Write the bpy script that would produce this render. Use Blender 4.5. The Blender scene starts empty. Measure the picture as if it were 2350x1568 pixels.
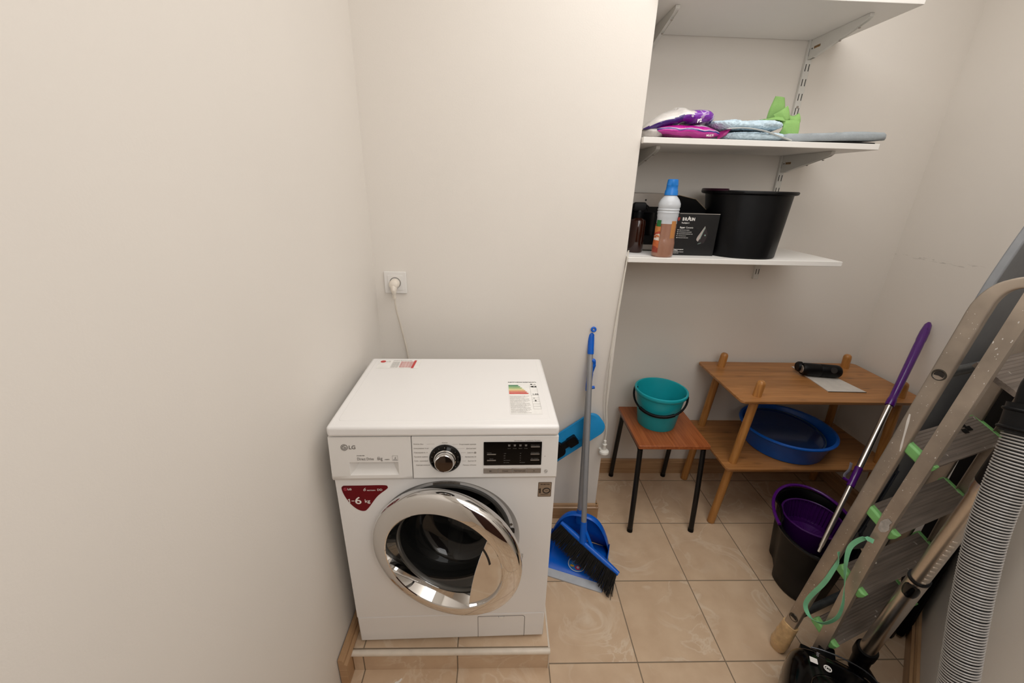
import bpy, bmesh, math, random
from mathutils import Vector as V, Matrix as Mx, noise as mnoise
R = math.radians
S = bpy.context.scene
COL = S.collection

# ------------------------------------------------------------------ camera
YAW, PITCH, ROLL = 0.0357, 0.3682, 0.0270
FPX = 931.03
_f = V((math.sin(YAW) * math.cos(PITCH), math.cos(YAW) * math.cos(PITCH), -math.sin(PITCH)))
_r0 = V((math.cos(YAW), -math.sin(YAW), 0)); _u0 = _r0.cross(_f)
_r = math.cos(ROLL) * _r0 + math.sin(ROLL) * _u0
_u = -math.sin(ROLL) * _r0 + math.cos(ROLL) * _u0
cam = bpy.data.objects.new('camera', bpy.data.cameras.new('camera'))
COL.objects.link(cam)
cam.data.sensor_width = 36.0
cam.data.lens = FPX / 2350 * 36.0
cam.data.clip_start = 0.02
m = Mx.Identity(4)
for i in range(3):
    m[i][0], m[i][1], m[i][2] = _r[i], _u[i], -_f[i]
m.translation = V((-0.1819, -0.8701, 1.4843))
cam.matrix_world = m
S.camera = cam

# ------------------------------------------------------------------ world, lights, exposure
S.view_settings.view_transform = 'Standard'
S.view_settings.look = 'None'
S.view_settings.gamma = 1.0
S.view_settings.exposure = 0.0
S.view_settings.use_curve_mapping = False
W = bpy.data.worlds.new('world'); S.world = W
W.use_nodes = True
W.node_tree.nodes['Background'].inputs[0].default_value = (0.95, 0.97, 1.0, 1)
W.node_tree.nodes['Background'].inputs[1].default_value = 0.05

def area(name, loc, aim, size, power, color=(1, 1, 1), size_y=None):
    l = bpy.data.lights.new(name, 'AREA'); l.energy = power; l.color = color
    l.size = size
    if size_y: l.shape = 'RECTANGLE'; l.size_y = size_y
    o = bpy.data.objects.new(name, l); COL.objects.link(o)
    o.location = loc
    o.rotation_euler = (V(aim) - V(loc)).to_track_quat('-Z', 'Y').to_euler()
    return o
area('ceiling_light', (0.56, -0.10, 2.54), (0.56, -0.10, 0), 1.25, 15.8, (1.0, 0.99, 0.98), 1.3)
area('fill_light', (0.36, -1.50, 2.0), (0.62, 0.5, 1.1), 1.0, 10.5, (1.0, 0.99, 0.98), 0.95)  # unseen fill lamp added behind the camera to brighten surfaces facing it

# ------------------------------------------------------------------ materials
def lin(h):
    h = h.lstrip('#'); c = [int(h[i:i + 2], 16) / 255 for i in (0, 2, 4)]
    return tuple(x / 12.92 if x <= 0.04045 else ((x + 0.055) / 1.055) ** 2.4 for x in c) + (1,)
MATS = {}
def nn(nt, t, **kw):
    n = nt.nodes.new(t)
    for k, v in kw.items():
        setattr(n, k, v)
    return n
def mat(name, col, rough=0.5, metal=0.0, var=0.06, scale=30, bump=0.0, bscale=200, coat=0.0, trans=0.0, ior=1.45, aniso=None, alpha=1.0, spec=0.5):
    if name in MATS: return MATS[name]
    M = bpy.data.materials.new(name); M.use_nodes = True
    nt = M.node_tree; b = nt.nodes['Principled BSDF']
    c = lin(col) if isinstance(col, str) else tuple(col) + (1,)
    tc = nn(nt, 'ShaderNodeTexCoord')
    no = nn(nt, 'ShaderNodeTexNoise'); no.inputs['Scale'].default_value = scale; no.inputs['Detail'].default_value = 4
    src = tc.outputs['Object']
    if aniso:
        mp = nn(nt, 'ShaderNodeMapping'); mp.inputs['Scale'].default_value = aniso
        nt.links.new(src, mp.inputs[0]); src = mp.outputs[0]
    nt.links.new(src, no.inputs['Vector'])
    mr = nn(nt, 'ShaderNodeMapRange'); mr.inputs[1].default_value = 0.3; mr.inputs[2].default_value = 0.7
    mr.inputs[3].default_value = 1 - var; mr.inputs[4].default_value = 1 + var
    nt.links.new(no.outputs[0], mr.inputs[0])
    mx = nn(nt, 'ShaderNodeMix', data_type='RGBA', blend_type='MULTIPLY'); mx.inputs[0].default_value = 1
    mx.inputs[6].default_value = c
    nt.links.new(mr.outputs[0], mx.inputs[7])
    nt.links.new(mx.outputs[2], b.inputs['Base Color'])
    b.inputs['Roughness'].default_value = rough; b.inputs['Metallic'].default_value = metal
    b.inputs['Coat Weight'].default_value = coat; b.inputs['Coat Roughness'].default_value = 0.1
    b.inputs['Transmission Weight'].default_value = trans; b.inputs['IOR'].default_value = ior
    b.inputs['Alpha'].default_value = alpha; b.inputs['Specular IOR Level'].default_value = spec
    if bump:
        n2 = nn(nt, 'ShaderNodeTexNoise'); n2.inputs['Scale'].default_value = bscale; n2.inputs['Detail'].default_value = 5
        nt.links.new(src, n2.inputs['Vector'])
        bp = nn(nt, 'ShaderNodeBump'); bp.inputs['Strength'].default_value = bump; bp.inputs['Distance'].default_value = 0.004
        nt.links.new(n2.outputs[0], bp.inputs['Height']); nt.links.new(bp.outputs[0], b.inputs['Normal'])
    MATS[name] = M
    return M

def tile_mat():
    M = bpy.data.materials.new('floor_tile'); M.use_nodes = True; nt = M.node_tree; L = nt.links.new
    b = nt.nodes['Principled BSDF']
    tc = nn(nt, 'ShaderNodeTexCoord'); sp = nn(nt, 'ShaderNodeSeparateXYZ'); L(tc.outputs['Object'], sp.inputs[0])
    def math_(op, a, b_=None):
        n = nn(nt, 'ShaderNodeMath', operation=op)
        for i, x in enumerate((a, b_)):
            if x is None: continue
            if isinstance(x, (int, float)): n.inputs[i].default_value = x
            else: L(x, n.inputs[i])
        return n.outputs[0]
    masks = []; cells = []
    for ax in (0, 1):
        q = math_('DIVIDE', sp.outputs[ax], 0.3)
        q = math_('ADD', q, 20.0)
        fr = math_('FRACT', q); cells.append(math_('FLOOR', math_('ADD', q, 0.0)))
        d = math_('MINIMUM', fr, math_('SUBTRACT', 1.0, fr))
        masks.append(d)
    dm = math_('MINIMUM', masks[0], masks[1])
    g = nn(nt, 'ShaderNodeMapRange'); g.inputs[1].default_value = 0.0035; g.inputs[2].default_value = 0.0085
    L(dm, g.inputs[0])
    cb = nn(nt, 'ShaderNodeCombineXYZ'); L(cells[0], cb.inputs[0]); L(cells[1], cb.inputs[1])
    wn = nn(nt, 'ShaderNodeTexWhiteNoise', noise_dimensions='3D'); L(cb.outputs[0], wn.inputs['Vector'])
    # marble veins: each tile gets its own offset and warp
    sc = nn(nt, 'ShaderNodeVectorMath', operation='SCALE'); L(wn.outputs['Color'], sc.inputs[0]); sc.inputs['Scale'].default_value = 9.0
    ad = nn(nt, 'ShaderNodeVectorMath', operation='ADD'); L(tc.outputs['Object'], ad.inputs[0]); L(sc.outputs[0], ad.inputs[1])
    n1 = nn(nt, 'ShaderNodeTexNoise'); n1.inputs['Scale'].default_value = 5.0; n1.inputs['Detail'].default_value = 6; n1.inputs['Distortion'].default_value = 1.6
    L(ad.outputs[0], n1.inputs['Vector'])
    dist = math_('ABSOLUTE', math_('SUBTRACT', n1.outputs[0], 0.5))
    vein = nn(nt, 'ShaderNodeMapRange'); vein.inputs[1].default_value = 0.0; vein.inputs[2].default_value = 0.035
    vein.inputs[3].default_value = 0.6; vein.inputs[4].default_value = 0.0
    L(dist, vein.inputs[0])
    n2 = nn(nt, 'ShaderNodeTexNoise'); n2.inputs['Scale'].default_value = 3.2; n2.inputs['Detail'].default_value = 3; L(ad.outputs[0], n2.inputs['Vector'])
    msk = nn(nt, 'ShaderNodeMapRange'); msk.inputs[1].default_value = 0.42; msk.inputs[2].default_value = 0.62; L(n2.outputs[0], msk.inputs[0])
    vv = math_('MULTIPLY', vein.outputs[0], msk.outputs[0])
    n3 = nn(nt, 'ShaderNodeTexNoise'); n3.inputs['Scale'].default_value = 14; n3.inputs['Detail'].default_value = 5; L(ad.outputs[0], n3.inputs['Vector'])
    rp = nn(nt, 'ShaderNodeValToRGB'); rp.color_ramp.elements[0].color = lin('#cbae90'); rp.color_ramp.elements[1].color = lin('#d8bd9f')
    rp.color_ramp.elements[0].position = 0.3; rp.color_ramp.elements[1].position = 0.7
    L(n3.outputs[0], rp.inputs[0])
    m1 = nn(nt, 'ShaderNodeMix', data_type='RGBA'); L(vv, m1.inputs[0]); L(rp.outputs[0], m1.inputs[6]); m1.inputs[7].default_value = lin('#e6d6c0')
    m2 = nn(nt, 'ShaderNodeMix', data_type='RGBA'); L(g.outputs[0], m2.inputs[0]); m2.inputs[6].default_value = lin('#80705d'); L(m1.outputs[2], m2.inputs[7])
    L(m2.outputs[2], b.inputs['Base Color'])
    rr = nn(nt, 'ShaderNodeMapRange'); L(g.outputs[0], rr.inputs[0]); rr.inputs[3].default_value = 0.8; rr.inputs[4].default_value = 0.34
    L(rr.outputs[0], b.inputs['Roughness'])
    bp = nn(nt, 'ShaderNodeBump'); bp.inputs['Distance'].default_value = 0.002; bp.inputs['Strength'].default_value = 0.5
    L(g.outputs[0], bp.inputs['Height']); L(bp.outputs[0], b.inputs['Normal'])
    return M

def wood_mat(name, c1, c2, c3=None, grain=(1.2, 26, 26), rough=0.42, knots=False, strips=0.0):
    M = bpy.data.materials.new(name); M.use_nodes = True; nt = M.node_tree; L = nt.links.new
    b = nt.nodes['Principled BSDF']
    tc = nn(nt, 'ShaderNodeTexCoord'); mp = nn(nt, 'ShaderNodeMapping'); mp.inputs['Scale'].default_value = grain
    L(tc.outputs['Object'], mp.inputs[0])
    n = nn(nt, 'ShaderNodeTexNoise'); n.inputs['Scale'].default_value = 4.5; n.inputs['Detail'].default_value = 7; n.inputs['Distortion'].default_value = 0.4
    L(mp.outputs[0], n.inputs['Vector'])
    rp = nn(nt, 'ShaderNodeValToRGB'); e = rp.color_ramp.elements
    e[0].position = 0.32; e[0].color = lin(c1); e[1].position = 0.68; e[1].color = lin(c2)
    L(n.outputs[0], rp.inputs[0]); out = rp.outputs[0]
    if strips:
        # glued bamboo strips of slightly different tone
        sp = nn(nt, 'ShaderNodeSeparateXYZ'); L(tc.outputs['Object'], sp.inputs[0])
        dv = nn(nt, 'ShaderNodeMath', operation='DIVIDE'); L(sp.outputs[1], dv.inputs[0]); dv.inputs[1].default_value = strips
        fl = nn(nt, 'ShaderNodeMath', operation='FLOOR'); L(dv.outputs[0], fl.inputs[0])
        wn = nn(nt, 'ShaderNodeTexWhiteNoise', noise_dimensions='1D'); L(fl.outputs[0], wn.inputs['W'])
        mr = nn(nt, 'ShaderNodeMapRange'); L(wn.outputs[0], mr.inputs[0]); mr.inputs[3].default_value = 0.86; mr.inputs[4].default_value = 1.1
        mm = nn(nt, 'ShaderNodeMix', data_type='RGBA', blend_type='MULTIPLY'); mm.inputs[0].default_value = 1
        L(out, mm.inputs[6]); L(mr.outputs[0], mm.inputs[7]); out = mm.outputs[2]
    if knots:
        vo = nn(nt, 'ShaderNodeTexVoronoi'); vo.inputs['Scale'].default_value = 1.0
        m3 = nn(nt, 'ShaderNodeMapping'); m3.inputs['Scale'].default_value = (7, 22, 22); L(tc.outputs['Object'], m3.inputs[0]); L(m3.outputs[0], vo.inputs['Vector'])
        k = nn(nt, 'ShaderNodeMapRange'); k.inputs[1].default_value = 0.05; k.inputs[2].default_value = 0.22; k.inputs[3].default_value = 0.62; k.inputs[4].default_value = 1.0
        L(vo.outputs['Distance'], k.inputs[0])
        mm = nn(nt, 'ShaderNodeMix', data_type='RGBA', blend_type='MULTIPLY'); mm.inputs[0].default_value = 1
        L(out, mm.inputs[6]); L(k.outputs[0], mm.inputs[7]); out = mm.outputs[2]
    L(out, b.inputs['Base Color']); b.inputs['Roughness'].default_value = rough
    return M

def speck_mat(name, base, speck, rough, metal, scale=60, thr=0.63, streak=None):
    """worn aluminium with splashes of dried paint"""
    M = bpy.data.materials.new(name); M.use_nodes = True; nt = M.node_tree; L = nt.links.new
    b = nt.nodes['Principled BSDF']
    tc = nn(nt, 'ShaderNodeTexCoord')
    n = nn(nt, 'ShaderNodeTexNoise'); n.inputs['Scale'].default_value = scale; n.inputs['Detail'].default_value = 3; L(tc.outputs['Object'], n.inputs['Vector'])
    mk = nn(nt, 'ShaderNodeMapRange'); mk.inputs[1].default_value = thr; mk.inputs[2].default_value = thr + 0.05; L(n.outputs[0], mk.inputs[0])
    n2 = nn(nt, 'ShaderNodeTexNoise'); n2.inputs['Scale'].default_value = 9; n2.inputs['Detail'].default_value = 5
    src = tc.outputs['Object']
    if streak:
        mp = nn(nt, 'ShaderNodeMapping'); mp.inputs['Scale'].default_value = streak; L(src, mp.inputs[0]); src = mp.outputs[0]
    L(src, n2.inputs['Vector'])
    rp = nn(nt, 'ShaderNodeValToRGB'); c = lin(base)
    rp.color_ramp.elements[0].position = 0.35; rp.color_ramp.elements[1].position = 0.7
    rp.color_ramp.elements[0].color = tuple(x * 0.72 for x in c[:3]) + (1,); rp.color_ramp.elements[1].color = tuple(min(1, x * 1.12) for x in c[:3]) + (1,)
    L(n2.outputs[0], rp.inputs[0])
    mx = nn(nt, 'ShaderNodeMix', data_type='RGBA'); L(mk.outputs[0], mx.inputs[0]); L(rp.outputs[0], mx.inputs[6]); mx.inputs[7].default_value = lin(speck)
    L(mx.outputs[2], b.inputs['Base Color'])
    mt = nn(nt, 'ShaderNodeMapRange'); L(mk.outputs[0], mt.inputs[0]); mt.inputs[3].default_value = metal; mt.inputs[4].default_value = 0.0
    L(mt.outputs[0], b.inputs['Metallic']); b.inputs['Roughness'].default_value = rough
    return M

def print_mat(name, stops, axis=0, warp=0.25, nscale=12, rough=0.28, lo=-0.15, hi=0.15):
    """printed film: colour bands across one object axis, warped by noise"""
    M = bpy.data.materials.new(name); M.use_nodes = True; nt = M.node_tree; L = nt.links.new
    b = nt.nodes['Principled BSDF']; tc = nn(nt, 'ShaderNodeTexCoord')
    sp = nn(nt, 'ShaderNodeSeparateXYZ'); L(tc.outputs['Object'], sp.inputs[0])
    mr = nn(nt, 'ShaderNodeMapRange'); L(sp.outputs[axis], mr.inputs[0]); mr.inputs[1].default_value = lo; mr.inputs[2].default_value = hi
    n = nn(nt, 'ShaderNodeTexNoise'); n.inputs['Scale'].default_value = nscale; L(tc.outputs['Object'], n.inputs['Vector'])
    ma = nn(nt, 'ShaderNodeMath', operation='MULTIPLY_ADD'); L(n.outputs[0], ma.inputs[0]); ma.inputs[1].default_value = warp; L(mr.outputs[0], ma.inputs[2])
    sb = nn(nt, 'ShaderNodeMath', operation='SUBTRACT'); L(ma.outputs[0], sb.inputs[0]); sb.inputs[1].default_value = warp * 0.5
    rp = nn(nt, 'ShaderNodeValToRGB'); e = rp.color_ramp.elements
    rp.color_ramp.interpolation = 'CONSTANT'
    while len(e) < len(stops): e.new(0.5)
    for i, (p, c) in enumerate(stops): e[i].position = p; e[i].color = lin(c)
    L(sb.outputs[0], rp.inputs[0]); L(rp.outputs[0], b.inputs['Base Color'])
    b.inputs['Roughness'].default_value = rough; b.inputs['Coat Weight'].default_value = 0.4; b.inputs['Coat Roughness'].default_value = 0.12
    n2 = nn(nt, 'ShaderNodeTexNoise'); n2.inputs['Scale'].default_value = 38; n2.inputs['Detail'].default_value = 3; L(tc.outputs['Object'], n2.inputs['Vector'])
    bp = nn(nt, 'ShaderNodeBump'); bp.inputs['Strength'].default_value = 0.7; bp.inputs['Distance'].default_value = 0.01
    L(n2.outputs[0], bp.inputs['Height']); L(bp.outputs[0], b.inputs['Normal'])
    return M

def pane_mat(name, tint, opacity, rough=0.05):
    """thin tinted glass or clear plastic shell: tinted see-through plus a fresnel gloss"""
    M = bpy.data.materials.new(name); M.use_nodes = True; nt = M.node_tree; L = nt.links.new
    for n in list(nt.nodes):
        if n.type == 'BSDF_PRINCIPLED': nt.nodes.remove(n)
    out = [n for n in nt.nodes if n.type == 'OUTPUT_MATERIAL'][0]
    tr = nn(nt, 'ShaderNodeBsdfTransparent'); tr.inputs[0].default_value = lin(tint)
    df = nn(nt, 'ShaderNodeBsdfDiffuse'); tc = nn(nt, 'ShaderNodeTexCoord'); no = nn(nt, 'ShaderNodeTexNoise'); no.inputs['Scale'].default_value = 20
    L(tc.outputs['Object'], no.inputs['Vector'])
    rp = nn(nt, 'ShaderNodeValToRGB'); c = lin(tint)
    rp.color_ramp.elements[0].color = tuple(0.8 * x for x in c[:3]) + (1,); rp.color_ramp.elements[1].color = c
    L(no.outputs[0], rp.inputs[0]); L(rp.outputs[0], df.inputs[0])
    m1 = nn(nt, 'ShaderNodeMixShader'); m1.inputs[0].default_value = opacity; L(tr.outputs[0], m1.inputs[1]); L(df.outputs[0], m1.inputs[2])
    gl = nn(nt, 'ShaderNodeBsdfGlossy'); gl.inputs['Roughness'].default_value = rough
    lw = nn(nt, 'ShaderNodeLayerWeight'); lw.inputs[0].default_value = 0.5
    pw = nn(nt, 'ShaderNodeMath', operation='POWER'); L(lw.outputs['Facing'], pw.inputs[0]); pw.inputs[1].default_value = 4.0
    fr = nn(nt, 'ShaderNodeMath', operation='MULTIPLY_ADD'); L(pw.outputs[0], fr.inputs[0]); fr.inputs[1].default_value = 0.8; fr.inputs[2].default_value = 0.045
    m2 = nn(nt, 'ShaderNodeMixShader'); L(fr.outputs[0], m2.inputs[0]); L(m1.outputs[0], m2.inputs[1]); L(gl.outputs[0], m2.inputs[2])
    L(m2.outputs[0], out.inputs[0])
    return M

TILE = tile_mat()
PAINT = mat('wall_paint', '#e7e1d9', 0.62, var=0.012, scale=2.2, bump=0.05, bscale=260)
# the right wall carries a few faint scuff marks in a line
PAINT_R = PAINT.copy(); PAINT_R.name = 'scuffed_wall_paint'
_nt = PAINT_R.node_tree; _b = _nt.nodes['Principled BSDF']; _src = _b.inputs['Base Color'].links[0].from_socket
_tc = nn(_nt, 'ShaderNodeTexCoord'); _sp = nn(_nt, 'ShaderNodeSeparateXYZ'); _nt.links.new(_tc.outputs['Object'], _sp.inputs[0])
_d = nn(_nt, 'ShaderNodeMath', operation='SUBTRACT'); _nt.links.new(_sp.outputs[2], _d.inputs[0]); _d.inputs[1].default_value = 1.233
_a = nn(_nt, 'ShaderNodeMath', operation='ABSOLUTE'); _nt.links.new(_d.outputs[0], _a.inputs[0])
_m = nn(_nt, 'ShaderNodeMapRange'); _m.inputs[1].default_value = 0.010; _m.inputs[2].default_value = 0.002; _nt.links.new(_a.outputs[0], _m.inputs[0])
_mp = nn(_nt, 'ShaderNodeMapping'); _mp.inputs['Scale'].default_value = (1, 26, 160); _nt.links.new(_tc.outputs['Object'], _mp.inputs[0])
_n2 = nn(_nt, 'ShaderNodeTexNoise'); _n2.inputs['Scale'].default_value = 1.0; _n2.inputs['Detail'].default_value = 5; _nt.links.new(_mp.outputs[0], _n2.inputs['Vector'])
_m2 = nn(_nt, 'ShaderNodeMapRange'); _m2.inputs[1].default_value = 0.55; _m2.inputs[2].default_value = 0.66; _nt.links.new(_n2.outputs[0], _m2.inputs[0])
_mm = nn(_nt, 'ShaderNodeMath', operation='MULTIPLY'); _nt.links.new(_m.outputs[0], _mm.inputs[0]); _nt.links.new(_m2.outputs[0], _mm.inputs[1])
_m3 = nn(_nt, 'ShaderNodeMath', operation='MULTIPLY'); _nt.links.new(_mm.outputs[0], _m3.inputs[0]); _m3.inputs[1].default_value = 0.45
_mx = nn(_nt, 'ShaderNodeMix', data_type='RGBA'); _nt.links.new(_m3.outputs[0], _mx.inputs[0]); _nt.links.new(_src, _mx.inputs[6]); _mx.inputs[7].default_value = lin('#6f675f')
_nt.links.new(_mx.outputs[2], _b.inputs['Base Color'])
CEIL = mat('ceiling_paint', '#f4f1ec', 0.7, var=0.01, scale=2)
SKIRT = wood_mat('skirting_wood', '#a8815c', '#bd9871', grain=(1, 1, 30), rough=0.35)
WHITE = mat('white_enamel', '#f1efed', 0.22, var=0.006, scale=3, coat=0.3)
WHITEP = mat('white_plastic', '#e9e6e2', 0.34, var=0.008, scale=4)
SHELFW = mat('white_laminate', '#eeebe6', 0.4, var=0.012, scale=6)
STEELW = mat('white_painted_steel', '#dcdad4', 0.4, var=0.02, scale=30)
DARKGAP = mat('dark_slot', '#24201d', 0.7)
CHROME = mat('chrome', (0.74, 0.73, 0.72), 0.035, 1.0, var=0.01, scale=6)
STEEL = mat('drum_steel', (0.13, 0.13, 0.13), 0.28, 1.0, var=0.08)
RUBBER = mat('grey_rubber', '#4a4947', 0.5, bump=0.1)
BLACKG = mat('black_gloss_plastic', '#050506', 0.14, spec=0.35)
BLACKP = mat('black_plastic', '#060608', 0.42, bump=0.03, bscale=400, spec=0.22)
BLACKM = mat('black_matt', '#070708', 0.55, spec=0.3)
GREYTXT = mat('grey_print', '#77716b', 0.5)
LGREY = mat('light_grey_print', '#9d9790', 0.5)
SILVER = mat('silver_plastic', '#a39c95', 0.3, 0.6)
WHITETXT = mat('white_print', '#efece8', 0.4)
REDB = mat('burgundy_print', '#700312', 0.3, var=0.2, scale=9, spec=0.25)
REDTXT = mat('red_print', '#c9413f', 0.4)
TEAL = mat('teal_plastic', '#18a5b0', 0.35, var=0.03, bump=0.02)
BLUE = mat('blue_plastic', '#0857b4', 0.3, var=0.03)
BLUEB = mat('bright_blue_plastic', '#0860cc', 0.26, var=0.03)
LBLUE = mat('light_blue_plastic', '#1f8ecb', 0.4, var=0.04, spec=.3)
PURPLE = mat('purple_plastic', '#4d0f6e', 0.22, var=0.05, coat=0.3)
PURPLED = mat('dark_purple_plastic', '#42115c', 0.3, var=0.05)
POLEG = mat('grey_pole', '#9b9c9f', 0.38, 0.35, var=0.03)
BRUSHED = mat('brushed_steel', (0.62, 0.57, 0.52), 0.27, 1.0, var=0.06, scale=8, aniso=(40, 40, 1))
BAMBOO = wood_mat('bamboo', '#9c6838', '#b57f4b', grain=(1.4, 30, 30), knots=True, strips=0.021, rough=0.4)
BAMLEG = wood_mat('bamboo_leg', '#a36b35', '#bf8747', grain=(26, 26, 1.6), rough=0.38)
STOOLW = wood_mat('stool_laminate', '#8f4a25', '#b06638', grain=(22, 1.0, 22), rough=0.35)
ALU = speck_mat('paint_splashed_aluminium', '#b0a497', '#e4e0da', 0.42, 0.7, 70, 0.74)
ALUT = speck_mat('dusty_ribbed_aluminium', '#83786f', '#d6cec3', 0.55, 0.3, 34, 0.68, streak=(0.6, 12, 12))
GREENC = mat('green_plastic', '#7dba70', 0.4, var=0.08)
GREENS = mat('green_strap', '#79c096', 0.45, var=0.12, scale=20)
TAPE = mat('brown_tape', '#cdab7c', 0.28, var=0.22, scale=38, bump=0.7, bscale=55, coat=0.5)
GREYC = mat('grey_cloth', '#9ea5a9', 0.9, bump=0.3, bscale=300)
BOARDG = mat('grey_board', '#85878a', 0.55, var=0.05)
RODN = mat('dark_blue_rod', '#2c323c', 0.4)
PAPER = mat('cardboard_white', '#cfc9c1', 0.7)

# ------------------------------------------------------------------ mesh builder
def frameZ(p0, p1):
    p0, p1 = V(p0), V(p1); q = (p1 - p0).to_track_quat('Z', 'Y'); M_ = q.to_matrix().to_4x4(); M_.translation = p0
    return M_
def axes(o, x, y):
    x = V(x).normalized(); y = V(y); z = x.cross(y).normalized(); y = z.cross(x)
    M_ = Mx.Identity(4)
    for i in range(3): M_[i][0], M_[i][1], M_[i][2], M_[i][3] = x[i], y[i], z[i], o[i]
    return M_
def pmat(o):
    M_ = Mx.Identity(4)
    while o is not None:
        M_ = o.matrix_basis @ M_; o = o.parent
    return M_

class MB:
    def __init__(s, M=None): s.bm = bmesh.new(); s.M = M or Mx.Identity(4)
    def v(s, p): return s.bm.verts.new(s.M @ V(p))
    def f(s, vs):
        try: return s.bm.faces.new(vs)
        except ValueError: return None
    def rings(s, rings, closed=True, cap0=True, cap1=True):
        R_ = [[s.v(p) for p in r] for r in rings]
        n = len(R_[0])
        for a, b in zip(R_, R_[1:]):
            for i in range(n if closed else n - 1):
                j = (i + 1) % n
                s.f((a[i], a[j], b[j], b[i]))
        if closed and cap0 and n > 2: s.f(R_[0][::-1])
        if closed and cap1 and n > 2: s.f(R_[-1])
        return s
    def box(s, c, size, M=None):
        M = M or Mx.Identity(4); x, y, z = (q / 2 for q in size); c = V(c)
        P = [[M @ (c + V((sx * x, sy * y, sz * z))) for sx, sy in ((-1, -1), (1, -1), (1, 1), (-1, 1))] for sz in (-1, 1)]
        return s.rings(P)
    def bb(s, a, b):
        return s.box([(p + q) / 2 for p, q in zip(a, b)], [abs(q - p) for p, q in zip(a, b)])
    def beam(s, p0, p1, w, h, up=(0, 0, 1)):
        p0, p1 = V(p0), V(p1); t = (p1 - p0).normalized(); x = V(up).cross(t).normalized(); y = t.cross(x)
        return s.rings([[p + x * a * w / 2 + y * b * h / 2 for a, b in ((-1, -1), (1, -1), (1, 1), (-1, 1))] for p in (p0, p1)])
    def prism(s, pts, h0, h1, M=None):
        M = M or Mx.Identity(4)
        return s.rings([[M @ V((x, y, h)) for x, y in pts] for h in (h0, h1)])
    def lathe(s, prof, M=None, seg=48, sx=1.0, sy=1.0):
        M = M or Mx.Identity(4); R_ = []
        for r, h in prof:
            if r < 1e-6: R_.append([s.v(M @ V((0, 0, h)))])
            else: R_.append([s.v(M @ V((r * sx * math.cos(2 * math.pi * i / seg), r * sy * math.sin(2 * math.pi * i / seg), h))) for i in range(seg)])
        for a, b in zip(R_, R_[1:]):
            for i in range(seg):
                j = (i + 1) % seg
                if len(a) == 1 and len(b) == 1: continue
                if len(a) == 1: s.f((a[0], b[j], b[i]))
                elif len(b) == 1: s.f((a[i], a[j], b[0]))
                else: s.f((a[i], a[j], b[j], b[i]))
        return s
    def cyl(s, p0, p1, r0, r1=None, seg=24):
        r1 = r0 if r1 is None else r1; L = (V(p1) - V(p0)).length
        return s.lathe([(0, 0), (r0, 0), (r1, L), (0, L)], frameZ(p0, p1), seg)
    def tube(s, path, r, seg=14, closed=False, flat=None, caps=True):
        P = [V(p) for p in path]; n = len(P); rings = []
        t0 = (P[1] - P[0]).normalized(); x = t0.orthogonal().normalized()
        if flat: x = (V(flat[2]) - t0 * V(flat[2]).dot(t0)).normalized()
        for i in range(n):
            if closed: t = (P[(i + 1) % n] - P[i - 1]).normalized()
            else: t = (P[min(i + 1, n - 1)] - P[max(i - 1, 0)]).normalized()
            ref = V(flat[2]) if flat else x
            x2 = ref - t * ref.dot(t)
            x = x2.normalized() if x2.length > 1e-5 else x
            y = t.cross(x)
            ri = r[i] if isinstance(r, (list, tuple)) else r
            a, b = (flat[0], flat[1]) if flat else (ri, ri)
            rings.append([P[i] + x * a * math.cos(2 * math.pi * k / seg) + y * b * math.sin(2 * math.pi * k / seg) for k in range(seg)])
        if closed: rings.append(rings[0])
        return s.rings(rings, True, caps and not closed, caps and not closed)
    def torus(s, R_, r, M=None, seg=48, s2=12, a0=0, a1=2 * math.pi):
        M = M or Mx.Identity(4); full = abs(a1 - a0) > 6.28
        n = seg
        path = [M @ V((R_ * math.cos(a0 + (a1 - a0) * i / n), R_ * math.sin(a0 + (a1 - a0) * i / n), 0)) for i in range(n if full else n + 1)]
        return s.tube(path, r, s2, closed=full)
    def text(s, body, size, M, align='LEFT', ext=0.0002, sx=1.0, shear=0.0, thick=0.0):
        c = bpy.data.curves.new('t', 'FONT'); c.body = body; c.size = size; c.align_x = align; c.extrude = ext; c.shear = shear; c.resolution_u = 4; c.offset = thick
        o = bpy.data.objects.new('t', c)
        me = o.to_mesh()
        vs = [s.v(M @ V((q.co.x * sx, q.co.y, q.co.z))) for q in me.vertices]
        for p in me.polygons: s.f([vs[i] for i in p.vertices])
        o.to_mesh_clear(); bpy.data.objects.remove(o); bpy.data.curves.remove(c)
        return s
    def build(s, name, m, parent=None, m2=None, pick=None, bevel=0.0, bseg=2, smooth=35, sub=0, world=False, solid=0.0, weld=True):
        bm = s.bm
        if weld: bmesh.ops.remove_doubles(bm, verts=bm.verts, dist=1e-6)
        bmesh.ops.recalc_face_normals(bm, faces=bm.faces)
        if world and parent is not None: bmesh.ops.transform(bm, matrix=pmat(parent).inverted(), verts=bm.verts)
        if smooth:
            for f in bm.faces: f.smooth = True
            for e in bm.edges:
                if len(e.link_faces) == 2 and e.calc_face_angle(0) > R(smooth): e.smooth = False
        me = bpy.data.meshes.new(name); bm.to_mesh(me); bm.free()
        me.materials.append(m)
        if m2:
            me.materials.append(m2)
            for pl in me.polygons:
                if pick(pl.center): pl.material_index = 1
        o = bpy.data.objects.new(name, me); COL.objects.link(o)
        if parent is not None: o.parent = parent
        if solid:
            d = o.modifiers.new('s', 'SOLIDIFY'); d.thickness = solid; d.offset = 0
        if bevel:
            d = o.modifiers.new('b', 'BEVEL'); d.width = bevel; d.segments = bseg; d.limit_method = 'ANGLE'; d.angle_limit = R(40); d.harden_normals = False
        if sub:
            d = o.modifiers.new('u', 'SUBSURF'); d.levels = sub; d.render_levels = sub
        return o
def tag(o, label, cat, group=None):
    o['label'] = label; o['category'] = cat
    if group: o['group'] = group
    return o
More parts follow.
